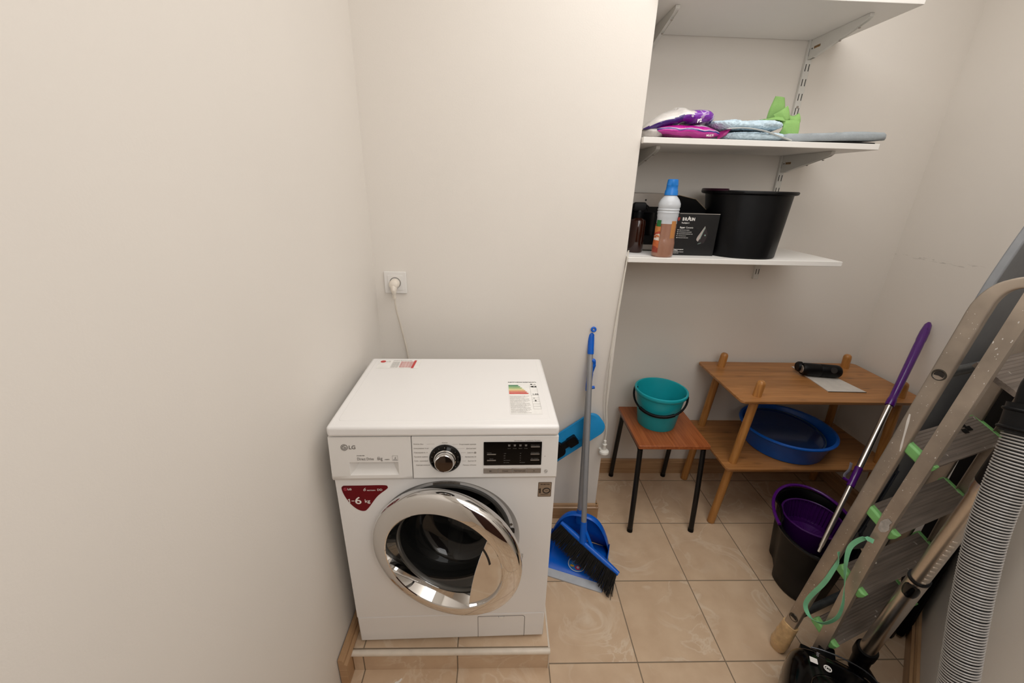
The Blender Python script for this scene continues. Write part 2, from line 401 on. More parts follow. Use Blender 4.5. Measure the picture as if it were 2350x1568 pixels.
def thing(name, label, cat, loc=(0, 0, 0), rz=0.0, group=None):
    o = bpy.data.objects.new(name, None); COL.objects.link(o); o.empty_display_size = 0.05
    o.location = loc; o.rotation_euler = (0, 0, rz)
    o.matrix_basis = Mx.Translation(V(loc)) @ Mx.Rotation(rz, 4, 'Z')
    return tag(o, label, cat, group)
def struct(o): o['kind'] = 'structure'; return o
def spline(pts, n=8):
    P = [V(p) for p in pts]; out = []
    for i in range(len(P) - 1):
        a, b, c, d = P[max(i - 1, 0)], P[i], P[i + 1], P[min(i + 2, len(P) - 1)]
        for k in range(n):
            t = k / n
            out.append(0.5 * ((2 * b) + (c - a) * t + (2 * a - 5 * b + 4 * c - d) * t * t + (3 * b - a - 3 * c + d) * t ** 3))
    out.append(P[-1]); return out
def arc2(cx, cy, r, a0, a1, n=8): return [(cx + r * math.cos(R(a0 + (a1 - a0) * i / n)), cy + r * math.sin(R(a0 + (a1 - a0) * i / n))) for i in range(n + 1)]
def rrect(x0, y0, x1, y1, r, n=5):
    return arc2(x1 - r, y0 + r, r, -90, 0, n) + arc2(x1 - r, y1 - r, r, 0, 90, n) + arc2(x0 + r, y1 - r, r, 90, 180, n) + arc2(x0 + r, y0 + r, r, 180, 270, n)

# ------------------------------------------------------------------ the room
HC = 2.56
XL, YB, YR, XR, XC = -0.647, 0.645, 0.975, 1.640, 0.291
struct(MB().bb((-0.85, -1.75, -0.06), (1.85, 1.15, 0)).build('floor', TILE, smooth=0))
struct(MB().bb((-0.85, -1.75, HC), (1.85, 1.15, HC + 0.06)).build('ceiling', CEIL, smooth=0))
# left wall, very slightly out of square with the back wall
struct(MB().prism([(XL, YB + 0.05), (-0.662, -0.06), (-0.70, -1.7), (-0.80, -1.7), (-0.80, YB + 0.05)], 0, HC).build('wall_left', PAINT, smooth=0))
struct(MB().bb((-0.80, YB, 0), (XC, YR + 0.1, HC)).build('wall_back', PAINT, smooth=0, bevel=0.003))
struct(MB().bb((XC - 0.01, YR, 0), (XR + 0.1, YR + 0.1, HC)).build('wall_recess', PAINT, smooth=0))
# right wall, then the splayed wall towards the door
DW = [(1.64, 0.375), (0.80, -0.432)]
struct(MB().prism([(XR, YR + 0.02), (XR, 0.375), (XR + 0.1, 0.33), (XR + 0.1, YR + 0.02)], 0, HC).build('wall_right', PAINT_R, smooth=0))
struct(MB().prism([DW[0], DW[1], (0.87, -0.504), (1.71, 0.303)], 0, HC).build('wall_splay', PAINT_R, smooth=0))
struct(MB().bb((0.80, -1.7, 0), (0.90, -0.43, HC)).build('wall_entrance_side', PAINT, smooth=0))
w = MB(); w.bb((-0.8, -1.74, 0), (-0.42, -1.64, HC)); w.bb((0.42, -1.74, 0), (0.9, -1.64, HC)); w.bb((-0.42, -1.74, 2.08), (0.42, -1.64, HC))
struct(w.build('wall_entrance', PAINT, smooth=0))
DOORW = wood_mat('dark_door_wood', '#2a120c', '#451f14', grain=(20, 20, 1), rough=0.4)
struct(MB().bb((-0.41, -1.72, 0.005), (0.41, -1.68, 2.07)).build('door_1', DOORW, smooth=0))

def skirting(name, p0, p1, nrm, h, t=0.014):
    """moulded baseboard: flat body, rounded step and a lip, run from p0 to p1"""
    p0, p1, n_ = V((*p0, 0)), V((*p1, 0)), V((*nrm, 0)).normalized()
    prof = [(0, 0), (t, 0), (t, h * 0.72), (t * 1.12, h * 0.76), (t * 1.12, h * 0.80), (t * 0.72, h * 0.84), (t * 0.72, h * 0.93), (t * 0.45, h), (0, h)]
    return struct(MB().rings([[p + n_ * a + V((0, 0, b)) for a, b in prof] for p in (p0, p1)]).build(name, SKIRT, smooth=25))
skirting('baseboard_left', (-0.6585, -0.055), (-0.6475, 0.643), (1, -0.02), 0.118, 0.024)
skirting('baseboard_back', (0.0, YB - 0.0005), (XC + 0.012, YB - 0.0005), (0, -1), 0.08)
skirting('baseboard_return', (XC + 0.0005, YB - 0.013), (XC + 0.0005, YR - 0.001), (1, 0), 0.08, 0.012)
skirting('baseboard_recess', (XC + 0.013, YR - 0.0005), (XR - 0.001, YR - 0.0005), (0, -1), 0.088)
skirting('baseboard_right', (XR - 0.0005, YR - 0.015), (XR - 0.0005, 0.378), (-1, 0), 0.088)
_n = V((-(DW[0][1] - DW[1][1]), DW[0][0] - DW[1][0], 0)).normalized()
skirting('baseboard_splay', (1.636, 0.3716), (0.803, -0.4285), (_n.x, _n.y), 0.09, 0.017)

# tiled plinth under the washing machine, with a white edge trim
PZ = 0.085
struct(MB().bb((-0.632, -0.012, 0), (-0.004, YB - 0.002, PZ)).build('trim_1', TILE, smooth=0))
q = MB(); q.tube([(-0.634, -0.0105, PZ - 0.004), (-0.0015, -0.0105, PZ - 0.004)], 0.0095, 14)
struct(q.build('trim_2', mat('white_edge_trim', '#e2d6c6', 0.4)))
q = MB(); q.tube([(-0.004, -0.0105, PZ - 0.003), (-0.004, 0.632, PZ - 0.003)], 0.004, 10); q.bb((-0.0055, -0.0145, 0.0), (-0.002, -0.011, PZ - 0.006))
struct(q.build('trim_3', mat('white_edge_trim', '#e2d6c6', 0.4)))
c_ = MB()
c_.prism([(0, 0), (.008, -.001), (.011, .003), (.021, .008), (.026, .016), (.022, .018), (.015, .010), (.006, .008)], 0, 0.0015, Mx.Translation((-0.5, -0.056, 0.0)))
tag(c_.build('paint_chip', mat('white_chip', '#f3efe8', 0.7)), 'tiny white flake of paint on the floor tiles before the washer plinth', 'flake')
#PART2
# ------------------------------------------------------------------ washing machine
wm = thing('washing_machine', 'white front-loading washing machine with its round chrome door ajar, on the tiled plinth', 'washing machine', (-0.3165, 0.024, PZ), R(1.27))
HW = 0.296
RC = V((-0.003, 0, 0.440)); RR = 0.203
def ring_pts(r, y, n=96): return [V((RC.x + r * math.cos(2 * math.pi * i / n), y, RC.z + r * math.sin(2 * math.pi * i / n))) for i in range(n)]
def rect_pts(n=96):
    out = []; x0, x1, z0, z1 = -HW, HW, 0.121, 0.672
    for i in range(n):
        a = 2 * math.pi * i / n; dx, dz = math.cos(a), math.sin(a); t = 9
        if dx > 1e-9: t = min(t, (x1 - RC.x) / dx)
        if dx < -1e-9: t = min(t, (x0 - RC.x) / dx)
        if dz > 1e-9: t = min(t, (z1 - RC.z) / dz)
        if dz < -1e-9: t = min(t, (z0 - RC.z) / dz)
        out.append(V((RC.x + dx * t, 0, RC.z + dz * t)))
    for cx in (x0, x1):
        for cz in (z0, z1):
            k = min(range(n), key=lambda i: (out[i] - V((cx, 0, cz))).length); out[k] = V((cx, 0, cz))
    return out
b = MB()
b.rings([rect_pts(), ring_pts(RR + .004, 0), ring_pts(RR, 0.003), ring_pts(RR - .012, 0.016), ring_pts(0.181, 0.018)], True, False, False)
b.rings([[(-HW, y, 0.121), (HW, y, 0.121), (HW, y, 0.672), (-HW, y, 0.672)] for y in (0, 0.028)], True, False, False)
b.rings([[(-HW, y, 0.010), (HW, y, 0.010), (HW, y, 0.790), (-HW, y, 0.790)] for y in (0.028, 0.430)], True, False, True)
b.build('cabinet', WHITE, wm, smooth=30)
b = MB(); b.bb((-HW, 0.0, 0.010), (HW, 0.03, 0.1195)); kp = b.build('kick_plate', WHITE, wm, bevel=0.004)
b = MB()
for pth in ([(0.0815, 0.010), (0.0815, 0.108)], [(0.0815, 0.108), (0.222, 0.108)] + arc2(0.222, 0.098, 0.010, 90, 0, 4), [(0.232, 0.098), (0.232, 0.010)]):
    b.tube([(x, -0.0002, z) for x, z in pth], 0.0008, 6)
fl = b.build('filter_flap', mat('flap_seam', '#6f6963', 0.6), wm)
b = MB(); b.prism(arc2(0.1565, 0.107, 0.0085, 180, 360, 10), 0, 0.001, axes((0, -0.0012, 0), (1, 0, 0), (0, 0, 1)))
b.build('flap_finger_slot', WHITETXT, fl)
b = MB(); b.torus(0.0088, 0.0008, axes((0.1565, -0.0008, 0.107), (1, 0, 0), (0, 0, 1)), 24, 6, math.pi, 2 * math.pi)
b.build('flap_slot_rim', mat('flap_rim', '#8a847d', 0.6), fl)  # darker grey half ring around the finger slot
for sx in (-1, 1):
    for y in (0.05, 0.38):
        b = MB(); b.lathe([(0, 0), (0.02, 0), (0.02, 0.011), (0, 0.011)], Mx.Translation((sx * 0.25, y, 0)), 20); b.build('foot', RUBBER, wm)
b = MB(); b.bb((-0.297, -0.006, 0.7905), (0.297, 0.430, 0.822)); b.build('top_panel', WHITE, wm, bevel=0.009, bseg=4)
b = MB(); b.prism(rrect(-0.275, 0.022, 0.275, 0.412, 0.012), 0.8215, 0.8228); b.build('top_inlay', WHITE, wm, bevel=0.0008)
# control fascia: leans out a little towards its lower edge
def FY(z): return -0.012 + (z - 0.667) / 0.122 * 0.010
def fascia(x0, x1):
    p = [(0.028, 0.655), (0.006, 0.655), (-0.008, 0.660), (-0.0125, 0.668), (FY(0.70), 0.70), (FY(0.789), 0.789), (0.028, 0.789)]
    return [[(x, y, z) for y, z in p] for x in (x0, x1)]
b = MB(); b.rings(fascia(-0.0862, 0.2965)); cp = b.build('control_panel', WHITEP, wm, bevel=0.002)
def FM(x, z, off=0.0004):
    """frame on the fascia: X right, Y up along it, Z outward"""
    y = FY(z); up = V((0, 0.010, 0.122)).normalized(); M_ = axes((x, y, z), (1, 0, 0), up)
    return M_ @ Mx.Translation((0, 0, off))
# detergent drawer with its scooped handle
b = MB()
x0, x1, hx0, hx1, hz0, hz1 = -0.2965, -0.0878, -0.249, -0.123, 0.677, 0.716
xs = [x0, hx0, hx1, x1]; zs = [0.668, hz0, hz1, 0.789]
for i in range(3):
    for j in range(3):
        if (i, j) == (1, 1): continue
        b.f([b.v((xs[i + a], FY(zs[j + c]), zs[j + c])) for a, c in ((0, 0), (1, 0), (1, 1), (0, 1))])
sc = []
for (yy, ins_s, zb, zt) in ((0, 0, hz0, hz1), (0.004, 0.002, hz0 + .002, hz1), (0.014, 0.012, hz0 + .012, hz1 - .001), (0.024, 0.02, hz0 + .026, hz1 - .002)):
    sc.append([(hx0 + ins_s, FY(zb) + yy, zb), (hx1 - ins_s, FY(zb) + yy, zb), (hx1 - ins_s, FY(zt) + yy, zt), (hx0 + ins_s, FY(zt) + yy, zt)])
b.rings(sc, True, False, True)
for x in (x0, x1): b.f([b.v((x, y, z)) for y, z in [(0.028, 0.655), (0.006, 0.655), (-0.008, 0.660), (-0.012, 0.668), (FY(.789), 0.789), (0.028, 0.789)]])
b.rings([[(x, y, z) for x in (x0, x1)] for y, z in [(FY(.668), 0.668), (-0.008, 0.660), (0.006, 0.655), (0.028, 0.655)]], False)
b.rings([[(x, y, 0.789) for x in (x0, x1)] for y in (FY(.789), 0.028)], False)
dr = b.build('detergent_drawer', WHITEP, wm, smooth=40)
def maker_mark(b, x, z, r, FMf):
    M_ = FMf(x, z)
    b.torus(r, r * 0.11, M_, 28, 6)
    b.torus(r * 0.62, r * 0.10, M_, 22, 6, R(60), R(350))
    b.prism([(0, 0), (r * .6, 0), (r * .6, r * .16), (0, r * .16)], 0, 0.0004, M_ @ Mx.Translation((0, -r * .08, 0)))
    b.prism([(-.1 * r, -.35 * r), (.2 * r, -.35 * r), (.2 * r, -.22 * r), (.03 * r, -.22 * r), (.03 * r, .35 * r), (-.1 * r, .35 * r)], 0, 0.0004, M_)
    b.lathe([(0, 0.0004), (r * .11, 0.0004), (r * .11, 0)], M_ @ Mx.Translation((-r * .32, r * .28, 0)), 10)
b = MB(); maker_mark(b, -0.2575, 0.760, 0.0082, FM)
b.text('LG', 0.0145, FM(-0.2465, 0.7552), thick=0.0003)
b.text('INVERTER', 0.0036, FM(-0.228, 0.7345), sx=1.25)
b.text('Direct Drive', 0.0112, FM(-0.228, 0.7222), sx=0.74)
b.text('6kg', 0.0145, FM(-0.1765, 0.7222), sx=0.66)
b.text('F10B8MD', 0.0036, FM(-0.1575, 0.7225), sx=.85)
b.text('6', 0.0085, FM(-0.1305, 0.7255), 'CENTER', shear=0.25)
b.text('MOTION', 0.0024, FM(-0.1305, 0.7223), 'CENTER')
for a, c, d_, e in ((-.1375, .7205, -.1235, .7209), (-.1375, .7345, -.1235, .7349), (-.1375, .7205, -.1371, .7349), (-.1239, .7205, -.1235, .7349)):
    b.prism([(0, 0), (d_ - a, 0), (d_ - a, e - c), (0, e - c)], 0, 0.0002, FM(a, c))
b.build('drawer_lettering', GREYTXT, dr)
# dial
b = MB(); b.lathe([(0, 0), (0.041, 0), (0.041, 0.002), (0.037, 0.0055), (0.029, 0.004), (0.0, 0.004)], FM(-0.001, 0.7255), 56); dial = b.build('program_dial', BLACKG, wm)
b = MB(); b.lathe([(0.029, 0.004), (0.0285, 0.009), (0.0265, 0.011), (0.0245, 0.0255), (0.0235, 0.027), (0.0225, 0.0265)], FM(-0.001, 0.7255), 56); b.build('dial_knob', CHROME, dial)
b = MB(); b.lathe([(0.0226, 0.0262), (0.018, 0.0268), (0, 0.0268)], FM(-0.001, 0.7255), 48); b.build('knob_face', mat('dark_mirror', (0.10, 0.075, 0.06), 0.06, 0.9), dial)
b = MB()
for k in range(14):
    a = R(90 - k * 360 / 14); M_ = FM(-0.001, 0.7255, 0.0056) @ Mx.Rotation(a, 4, 'Z')
    L_ = 0.0045 if k == 0 else 0.002
    b.prism([(0.0345 - L_ / 2, -0.0004), (0.0345 + L_ / 2, -0.0004), (0.0345 + L_ / 2, 0.0004), (0.0345 - L_ / 2, 0.0004)], -0.0004, 0.0004, M_)
b.build('dial_marks', LGREY, dial)
PL_, PR_ = ('Хлопок Эко', 'Смешанные тк-ни', 'Повседнев-ть -и', 'Пуховое одеяло', 'Гипо - здоровый', '   Одежда малыша'), ('Спортивная одежда', 'Деликатная', 'Шерсть', 'Интенсивн 60', 'Быстро 30', 'Полоск +Отжим')
LL_ = {0: (-.047, -.027), 1: (-.036, -.031)}; LR_ = {0: (.019, .033), 1: (.030, .050), 2: (.040, .053), 3: (.042, .046), 4: (.042, .054)}
def hline(b, xa, xb, z): b.prism([(0, 0), (xb - xa, 0), (xb - xa, 0.00035), (0, 0.00035)], 0, 0.0002, FM(xa, z))
for i in range(6):
    b = MB(); b.text(PL_[i], 0.0045, FM(-0.0815, 0.7665 - i * 0.01235))
    if i in LL_: hline(b, *LL_[i], 0.768 - i * .01235)
    b.build('program_name', LGREY, cp)
    b = MB(); b.text(PR_[i], 0.0045, FM(0.080 if i != 2 else 0.0735, 0.7652 - i * 0.01235), 'RIGHT')
    if i in LR_: hline(b, *LR_[i], 0.7668 - i * .01235)
    if i == 2: b.lathe([(0, 0), (0.003, 0), (0.003, .0002), (0, .0002)], FM(0.0775, 0.7417), 12)
    b.build('program_name', LGREY, cp)
b = MB(); b.text('Хлопок', 0.0042, FM(-0.001, 0.7702), 'CENTER'); b.build('program_name', LGREY, cp)
b = MB(); b.text('Цикл программ  —  см. инструкцию / Тип стирки', 0.0029, FM(0.248, 0.7755), 'RIGHT'); b.build('fascia_caption', LGREY, cp)
b = MB(); maker_mark(b, 0.2665, 0.684, 0.0045, FM); b.text('SMART', 0.0024, FM(0.2665, 0.6765), 'CENTER'); b.build('fascia_symbol', LGREY, cp)
b = MB(); b.text('•', 0.008, FM(0.2605, 0.7265)); b.build('fascia_dot', GREYTXT, cp)
b = MB(); b.prism(rrect(0.100, 0, 0.2525, 0.0685, 0.0012), 0, 0.0022, FM(0, 0.7045, 0.0)); ds = b.build('display', BLACKG, wm)
for x, z in ((0.1085, 0.7365), (0.1085, 0.7185), (0.2235, 0.758), (0.2235, 0.7365), (0.2235, 0.7185)):
    b = MB(); b.prism([(0, 0), (0.0235, 0), (0.0235, 0.0022), (0, 0.0022)], 0, 0.0016, FM(x, z, 0.0022)); b.build('display_key', SILVER, ds)
b = MB()
for x, z, t, al in ((.108, .7405, 'Таймер', 'LEFT'), (.120, .7228, 'Замок', 'CENTER'), (.235, .7625, 'Режим сушки', 'CENTER'), (.235, .7410, 'Интенсивная', 'CENTER'), (.235, .7230, 'Без складок', 'CENTER')):
    b.text(t, 0.0034, FM(x, z, 0.0023), al)
for i, t in enumerate(('1200', '800', '400', 'Без отжима', 'Без слива')): b.text(t, 0.003, FM(0.1525, 0.7385 - i * 0.0068, 0.0023))
for i, t in enumerate(('95°', '60', '40', '30', 'Холодная')): b.text(t, 0.003, FM(0.195, 0.7385 - i * 0.0068, 0.0023))
for i, t in enumerate(('Замок', 'Стирка', 'Полоск', 'Отжим')):
    x = 0.1665 + i * 0.0147
    b.text(t, 0.0027, FM(x, 0.7535, 0.0023), 'CENTER')
    b.prism([(-.0032, .0035), (.0032, .0035), (.0026, -.002), (-.0026, -.002)], 0, .0002, FM(x, 0.7625, 0.0023))
b.build('display_lettering', mat('dim_print', '#6d6a66', 0.5), ds)
for i, t in enumerate(('►II', 'Отжим', 'Температура', '(I)')):
    xa = 0.0995 + i * 0.0385
    b = MB(); b.prism(rrect(xa, 0, xa + 0.0378, 0.0152, 0.0008), 0, 0.003, FM(0, 0.6795, -0.0005)); bt = b.build('button', SILVER, wm, bevel=0.0006)
    b = MB(); b.text(t, 0.0052, FM(xa + 0.019, 0.6853, 0.0027), 'CENTER', sx=0.92); b.build('button_symbol', mat('dark_print', '#3a332e', 0.5), bt)
# stickers
def one(b, h, M_, w_=1.0):
    """a numeral one with its flag, right edge at the origin"""
    k = h; b.prism([(-.17 * k * w_, 0), (0, 0), (0, k), (-.14 * k, k), (-.38 * k, .82 * k), (-.38 * k, .68 * k), (-.17 * k * w_, .80 * k)], 0, .0003, M_)
FR = lambda x, z, off=0.0008: axes((x, -off, z), (1, 0, 0), (0, 0, 1))
def spl2(pts, n=6): return [(p.x, p.y) for p in spline([(*q, 0) for q in pts], n)][:-1]
bp_ = spl2([(-0.276, 0.6345), (-0.222, 0.6345), (-0.168, 0.6345), (-0.1595, 0.6285), (-0.163, 0.6215), (-0.190, 0.597), (-0.217, 0.5580), (-0.230, 0.5475), (-0.248, 0.554), (-0.266, 0.576), (-0.278, 0.604), (-0.282, 0.627), (-0.276, 0.6345)])
b = MB(); b.prism(bp_, 0, 0.0006, FR(0, 0, 0.0002)); bd = b.build('capacity_badge', REDB, wm)
b = MB(); one(b, 0.0135, FR(-0.2645, 0.5765)); b.prism([(0, .0055), (.0075, .0055), (.0075, .0075), (0, .0075)], 0, .0003, FR(-0.2605, 0.5765)); b.text('6', 0.034, FR(-0.252, 0.5725), sx=1.1, thick=.0004); b.text('kg', 0.0165, FR(-0.2255, 0.5765), thick=.0002)
b.text('LG', 0.0085, FR(-0.2665, 0.620), thick=.0003); b.text('6', 0.0155, FR(-0.2265, 0.6165), shear=0.3); b.text('MOTION', 0.0048, FR(-0.2155, 0.6165), sx=1.15, thick=.0001); b.text('DD', 0.0095, FR(-0.1885, 0.6165), thick=.0001)
b.build('badge_lettering', WHITETXT, bd)
b = MB(); maker_mark(b, -0.2725, 0.623, 0.0045, FR); b.build('badge_mark', mat('pink_print', '#c4475a', 0.4), bd)
b = MB(); b.prism(rrect(0.250, 0.588, 0.2872, 0.638, 0.002), 0, 0.0005, FR(0, 0, 0.0002)); wb = b.build('warranty_badge', mat('warranty_brown', '#6a5a4b', 0.35, 0.3), wm)
b = MB(); b.prism(rrect(0.2518, 0.5898, 0.2854, 0.6362, 0.001), 0, 0.0002, FR(0, 0, 0.0008)); b.build('badge_plate', mat('warranty_sand', '#9a8876', 0.35, 0.3), wb)
b = MB(); b.text('DD MOTOR', 0.0047, FR(0.2686, 0.6295, .0012), 'CENTER', thick=.0001); one(b, 0.0165, FR(0.2575, 0.6012, .0012), 1.35)
b.torus(0.0085, 0.0014, FR(0.2735, 0.6095, .0012) @ Mx.Diagonal((1.12, 1, 0.3, 1)), 32, 8); b.text('YEAR', 0.0032, FR(0.2735, 0.6083, .0012), 'CENTER'); b.text('WARRANTY', 0.0040, FR(0.2686, 0.5945, .0012), 'CENTER')
b.build('warranty_lettering', mat('dark_brown_print', '#1d120b', 0.4), wb)
b = MB(); b.prism(rrect(-0.041, 0.6145, 0.034, 0.6345, 0.001), 0, 0.0006, axes((0, 0.0168, 0), (1, 0, 0), (0, 0, 1))); rp_ = b.build('rating_label', mat('rating_grey', '#8b857e', 0.3, 0.4), wm)
b = MB()
for i, (t, t2) in enumerate((('MODEL: F10B8MD', '220-240V~ 50Hz'), ('СДЕЛАНО В РОССИИ', '0.5 MPa 6kg'), ('УМНАЯ ДИАГНОСТИКА', 'IPX4   2000W'))):
    M_ = axes((-0.039, 0.0160, 0.629 - i * 0.0056), (1, 0, 0), (0, 0, 1)); b.text(t, 0.0042, M_, sx=.8); b.text(t2, 0.0042, M_ @ Mx.Translation((0.039, 0, 0)), sx=.85)
b.build('rating_lettering', mat('rating_print', '#4e4841', 0.5), rp_)
# top stickers
TM = lambda x, y: axes((x, y, 0.8231), (1, 0, 0), (0, 1, 0))
b = MB(); b.prism(rrect(0.171, 0.050, 0.259, 0.240, 0.002), 0, 0.0003, TM(0, 0)); es = b.build('energy_label', mat('label_film', '#f2f0ec', 0.3), wm)
TM2 = lambda x, y: axes((x, y, 0.8236), (1, 0, 0), (0, 1, 0))
for i, (c, wd) in enumerate((('#2f7a4a', .028), ('#5f9a55', .033), ('#9cb565', .038), ('#d8d08a', .043), ('#e0a063', .047), ('#d5563f', .051), ('#cf3a30', .055))):
    b = MB(); y = 0.214 - i * 0.0085
    b.prism([(0.172, y), (0.172 + wd, y), (0.172 + wd + .004, y + .0032), (0.172 + wd, y + .0064), (0.172, y + .0064)], 0, 0.0002, TM2(0, 0)); b.build('energy_bar', mat('bar_%d' % i, c, 0.4), es)
b = MB(); b.text('ЭНЕРГЕТИЧЕСКАЯ ЭФФЕКТИВНОСТЬ', 0.0055, TM2(0.171, 0.2375), sx=.86, thick=.0002)
b.prism([(0.238, .2095), (0.244, .2045), (0.257, .2045), (0.257, .2145), (0.244, .2145)], 0, .0002, TM2(0, 0)); b.text('1.02', 0.011, TM2(0.240, 0.1575), thick=.0003); b.text('A', 0.007, TM2(0.241, 0.1355)); b.text('B', 0.009, TM2(0.244, 0.120), thick=.0004)
b.lathe([(0, 0), (.0035, 0), (.0035, .0002), (0, .0002)], TM2(0.243, 0.2245), 12); b.text('LG', 0.007, TM2(0.248, 0.222))
b.build('energy_lettering', mat('black_print', '#2a2826', 0.5), es)
b = MB(); b.text('A', 0.009, axes((0.2475, 0.2062, 0.8240), (1, 0, 0), (0, 1, 0)), thick=.0002); b.build('energy_class_letter', WHITETXT, es)
b = MB()
for i in range(19):
    y = 0.148 - i * 0.0051; wd = 0.058 if i % 4 else 0.045
    b.text(('Расход электроэнергии кВт ч цикл', 'Класс эффективности стирки A', 'Скорость отжима об мин', 'Загрузка хлопок 6 кг расход воды', 'Уровень шума дБА стирка отжим')[i % 5], 0.0043, TM2(0.173, y), sx=.78)
for y in (0.154, .140, .130, .118, .104, .090, .076): b.prism([(0.2365, y), (0.2575, y), (0.2575, y + .0006), (0.2365, y + .0006)], 0, .0002, TM2(0, 0))
for x in (0.2365, 0.2575): b.prism([(x, .076), (x + .0006, .076), (x + .0006, .218), (x, .218)], 0, .0002, TM2(0, 0))
b.build('energy_small_print', mat('grey_label_print', '#bdb9b4', 0.5), es)
b = MB(); b.prism(rrect(-0.262, 0.340, -0.122, 0.407, 0.002), 0, 0.0003, TM(0, 0)); wl = b.build('warning_label', mat('label_film', '#f2f0ec', 0.3), wm)
b = MB(); b.lathe([(0, 0), (.009, 0), (.009, .0002), (0, .0002)], TM2(-0.250, 0.395), 24)
b.prism([(-0.166, .342), (-0.158, .342), (-0.155, .405), (-0.163, .405)], 0, .0002, TM2(0.018, 0))
for i in range(9): b.text('Перед началом стирки проверьте', 0.0052, TM2(-0.189, 0.392 - i * .0055), sx=.5)
b.build('warning_lettering', REDTXT, wl)
b = MB(); b.text('LG', 0.012, TM2(-0.239, 0.3905)); b.text('ПРАВИЛА ЭКСПЛУАТАЦИИ', 0.0052, TM2(-0.217, 0.4005), sx=.9, thick=.0002)
for i in range(9): b.text('Стиральная машина', 0.005, TM2(-0.217, 0.391 - i * .0055), sx=.5)
b.build('warning_small_print', mat('grey_label_print', '#bdb9b4', 0.5), wl)
# rubber gasket, drum
YM = axes(RC + V((0, 0, 0)), (1, 0, 0), (0, 0, 1))     # local Z points to the front
b = MB(); b.lathe([(0.182, -0.016), (0.179, -0.012), (0.172, -0.013), (0.168, -0.022), (0.170, -0.034), (0.160, -0.040), (0.150, -0.052), (0.150, -0.075)], YM, 72); b.build('door_gasket', RUBBER, wm)
b = MB(); b.lathe([(0.152, -0.07), (0.16, -0.078), (0.225, -0.082), (0.225, -0.34), (0.20, -0.36), (0.0, -0.37)], YM, 64); dm = b.build('drum', STEEL, wm, smooth=50)
for k in range(3):
    a = R(30 + 120 * k); c, s_ = math.cos(a), math.sin(a)
    b = MB(); b.tube([YM @ V((c * 0.215, s_ * 0.215, -0.11)), YM @ V((c * 0.208, s_ * 0.208, -0.2)), YM @ V((c * 0.212, s_ * 0.212, -0.33))], [0.018, 0.028, 0.02], 12); b.build('drum_paddle', mat('paddle_grey', '#5b5a58', 0.4), dm)
b = MB(); b.lathe([(0, 0), (.0042, 0), (.0042, -.0015), (0, -.0015)], axes((0.180, 0.0155, 0.472), (1, 0, 0), (0, 0, 1)), 14); b.build('latch_screw', mat('screw_grey', '#6f6b66', 0.4, .6), wm)
b = MB(); b.bb((0.172, 0.0135, 0.441), (0.192, 0.0165, 0.459)); b.build('latch_slot', DARKGAP, wm)
# the door: hinged at its left, swung open about 14 degrees
HX, HY, OPEN = -0.212, -0.030, R(14.3)
RD = 0.212
DM = Mx.Translation((HX, HY, 0.452)) @ Mx.Rotation(-OPEN, 4, 'Z') @ Mx.Translation((RD, 0, 0)) @ axes((0, 0, 0), (1, 0, 0), (0, 0, 1))
b = MB()
b.lathe([(0.190, -0.042), (0.203, -0.040), (0.2085, -0.034), (0.2125, -0.016), (0.2118, -0.009), (0.2098, -0.003), (0.207, 0.0005), (0.204, 0.0022), (0.197, 0.0055), (0.188, 0.0086), (0.178, 0.0108), (0.170, 0.0117), (0.1660, 0.0117), (0.1635, 0.0100), (0.162, 0.006), (0.1510, -0.024), (0.1490, -0.030), (0.150, -0.041), (0.190, -0.042)], DM, 128)
door = b.build('door', CHROME, wm, smooth=30)
b = MB(); b.lathe([(0.1500, -0.0270), (0.1470, -0.045), (0.141, -0.080), (0.134, -0.106), (0.122, -0.126), (0.104, -0.137), (0.085, -0.141), (0.05, -0.143), (0.0, -0.144)], DM, 96)
b.build('door_glass', pane_mat('door_glass', '#8f9090', 0.03, 0.03), door, smooth=80)
b = MB(); b.lathe([(0.1515, -0.0245), (0.1495, -0.028), (0.1465, -0.030), (0.1455, -0.040)], DM, 96); b.build('glass_seal', mat('glass_seal', '#55534f', 0.25, .2), door, smooth=80)
# door grip: a chrome plate closing off the inner opening's right side, with a dark finger slit
gx = 0.098; rg = 0.1632
a0 = math.degrees(math.acos(gx / rg))
seg_ = arc2(0, 0, rg, -a0, a0, 24)
cut = [(gx - 0.008 * math.sin(math.pi * k / 10), math.sqrt(rg * rg - gx * gx) * (1 - 2 * k / 10)) for k in range(1, 10)]
M_ = DM @ Mx.Rotation(R(-12), 4, 'Z')
b = MB(); b.prism(seg_ + cut, -0.010, 0.0035, M_); hd = b.build('door_handle', CHROME, door, bevel=0.0012)
b = MB(); p1 = [(0.128 * math.cos(R(a)), 0.128 * math.sin(R(a)) ) for a in range(8, 36, 4)]; p2 = [(0.134 * math.cos(R(a)), 0.134 * math.sin(R(a))) for a in range(34, 7, -4)]
b.prism(p1 + p2, 0.0034, 0.0040, DM); b.build('handle_slit', DARKGAP, door)
b = MB(); b.bb((HX + 0.016, -0.020, 0.40), (HX + 0.030, 0.020, 0.49)); b.build('door_hinge', mat('hinge_grey', '#8b8985', 0.3, 0.7), wm, bevel=0.002)
b = MB(); b.beam(DM @ V((0.196, 0.0, -0.040)), DM @ V((0.196, 0.0, -0.062)), 0.02, 0.012); b.build('door_latch', SILVER, door)

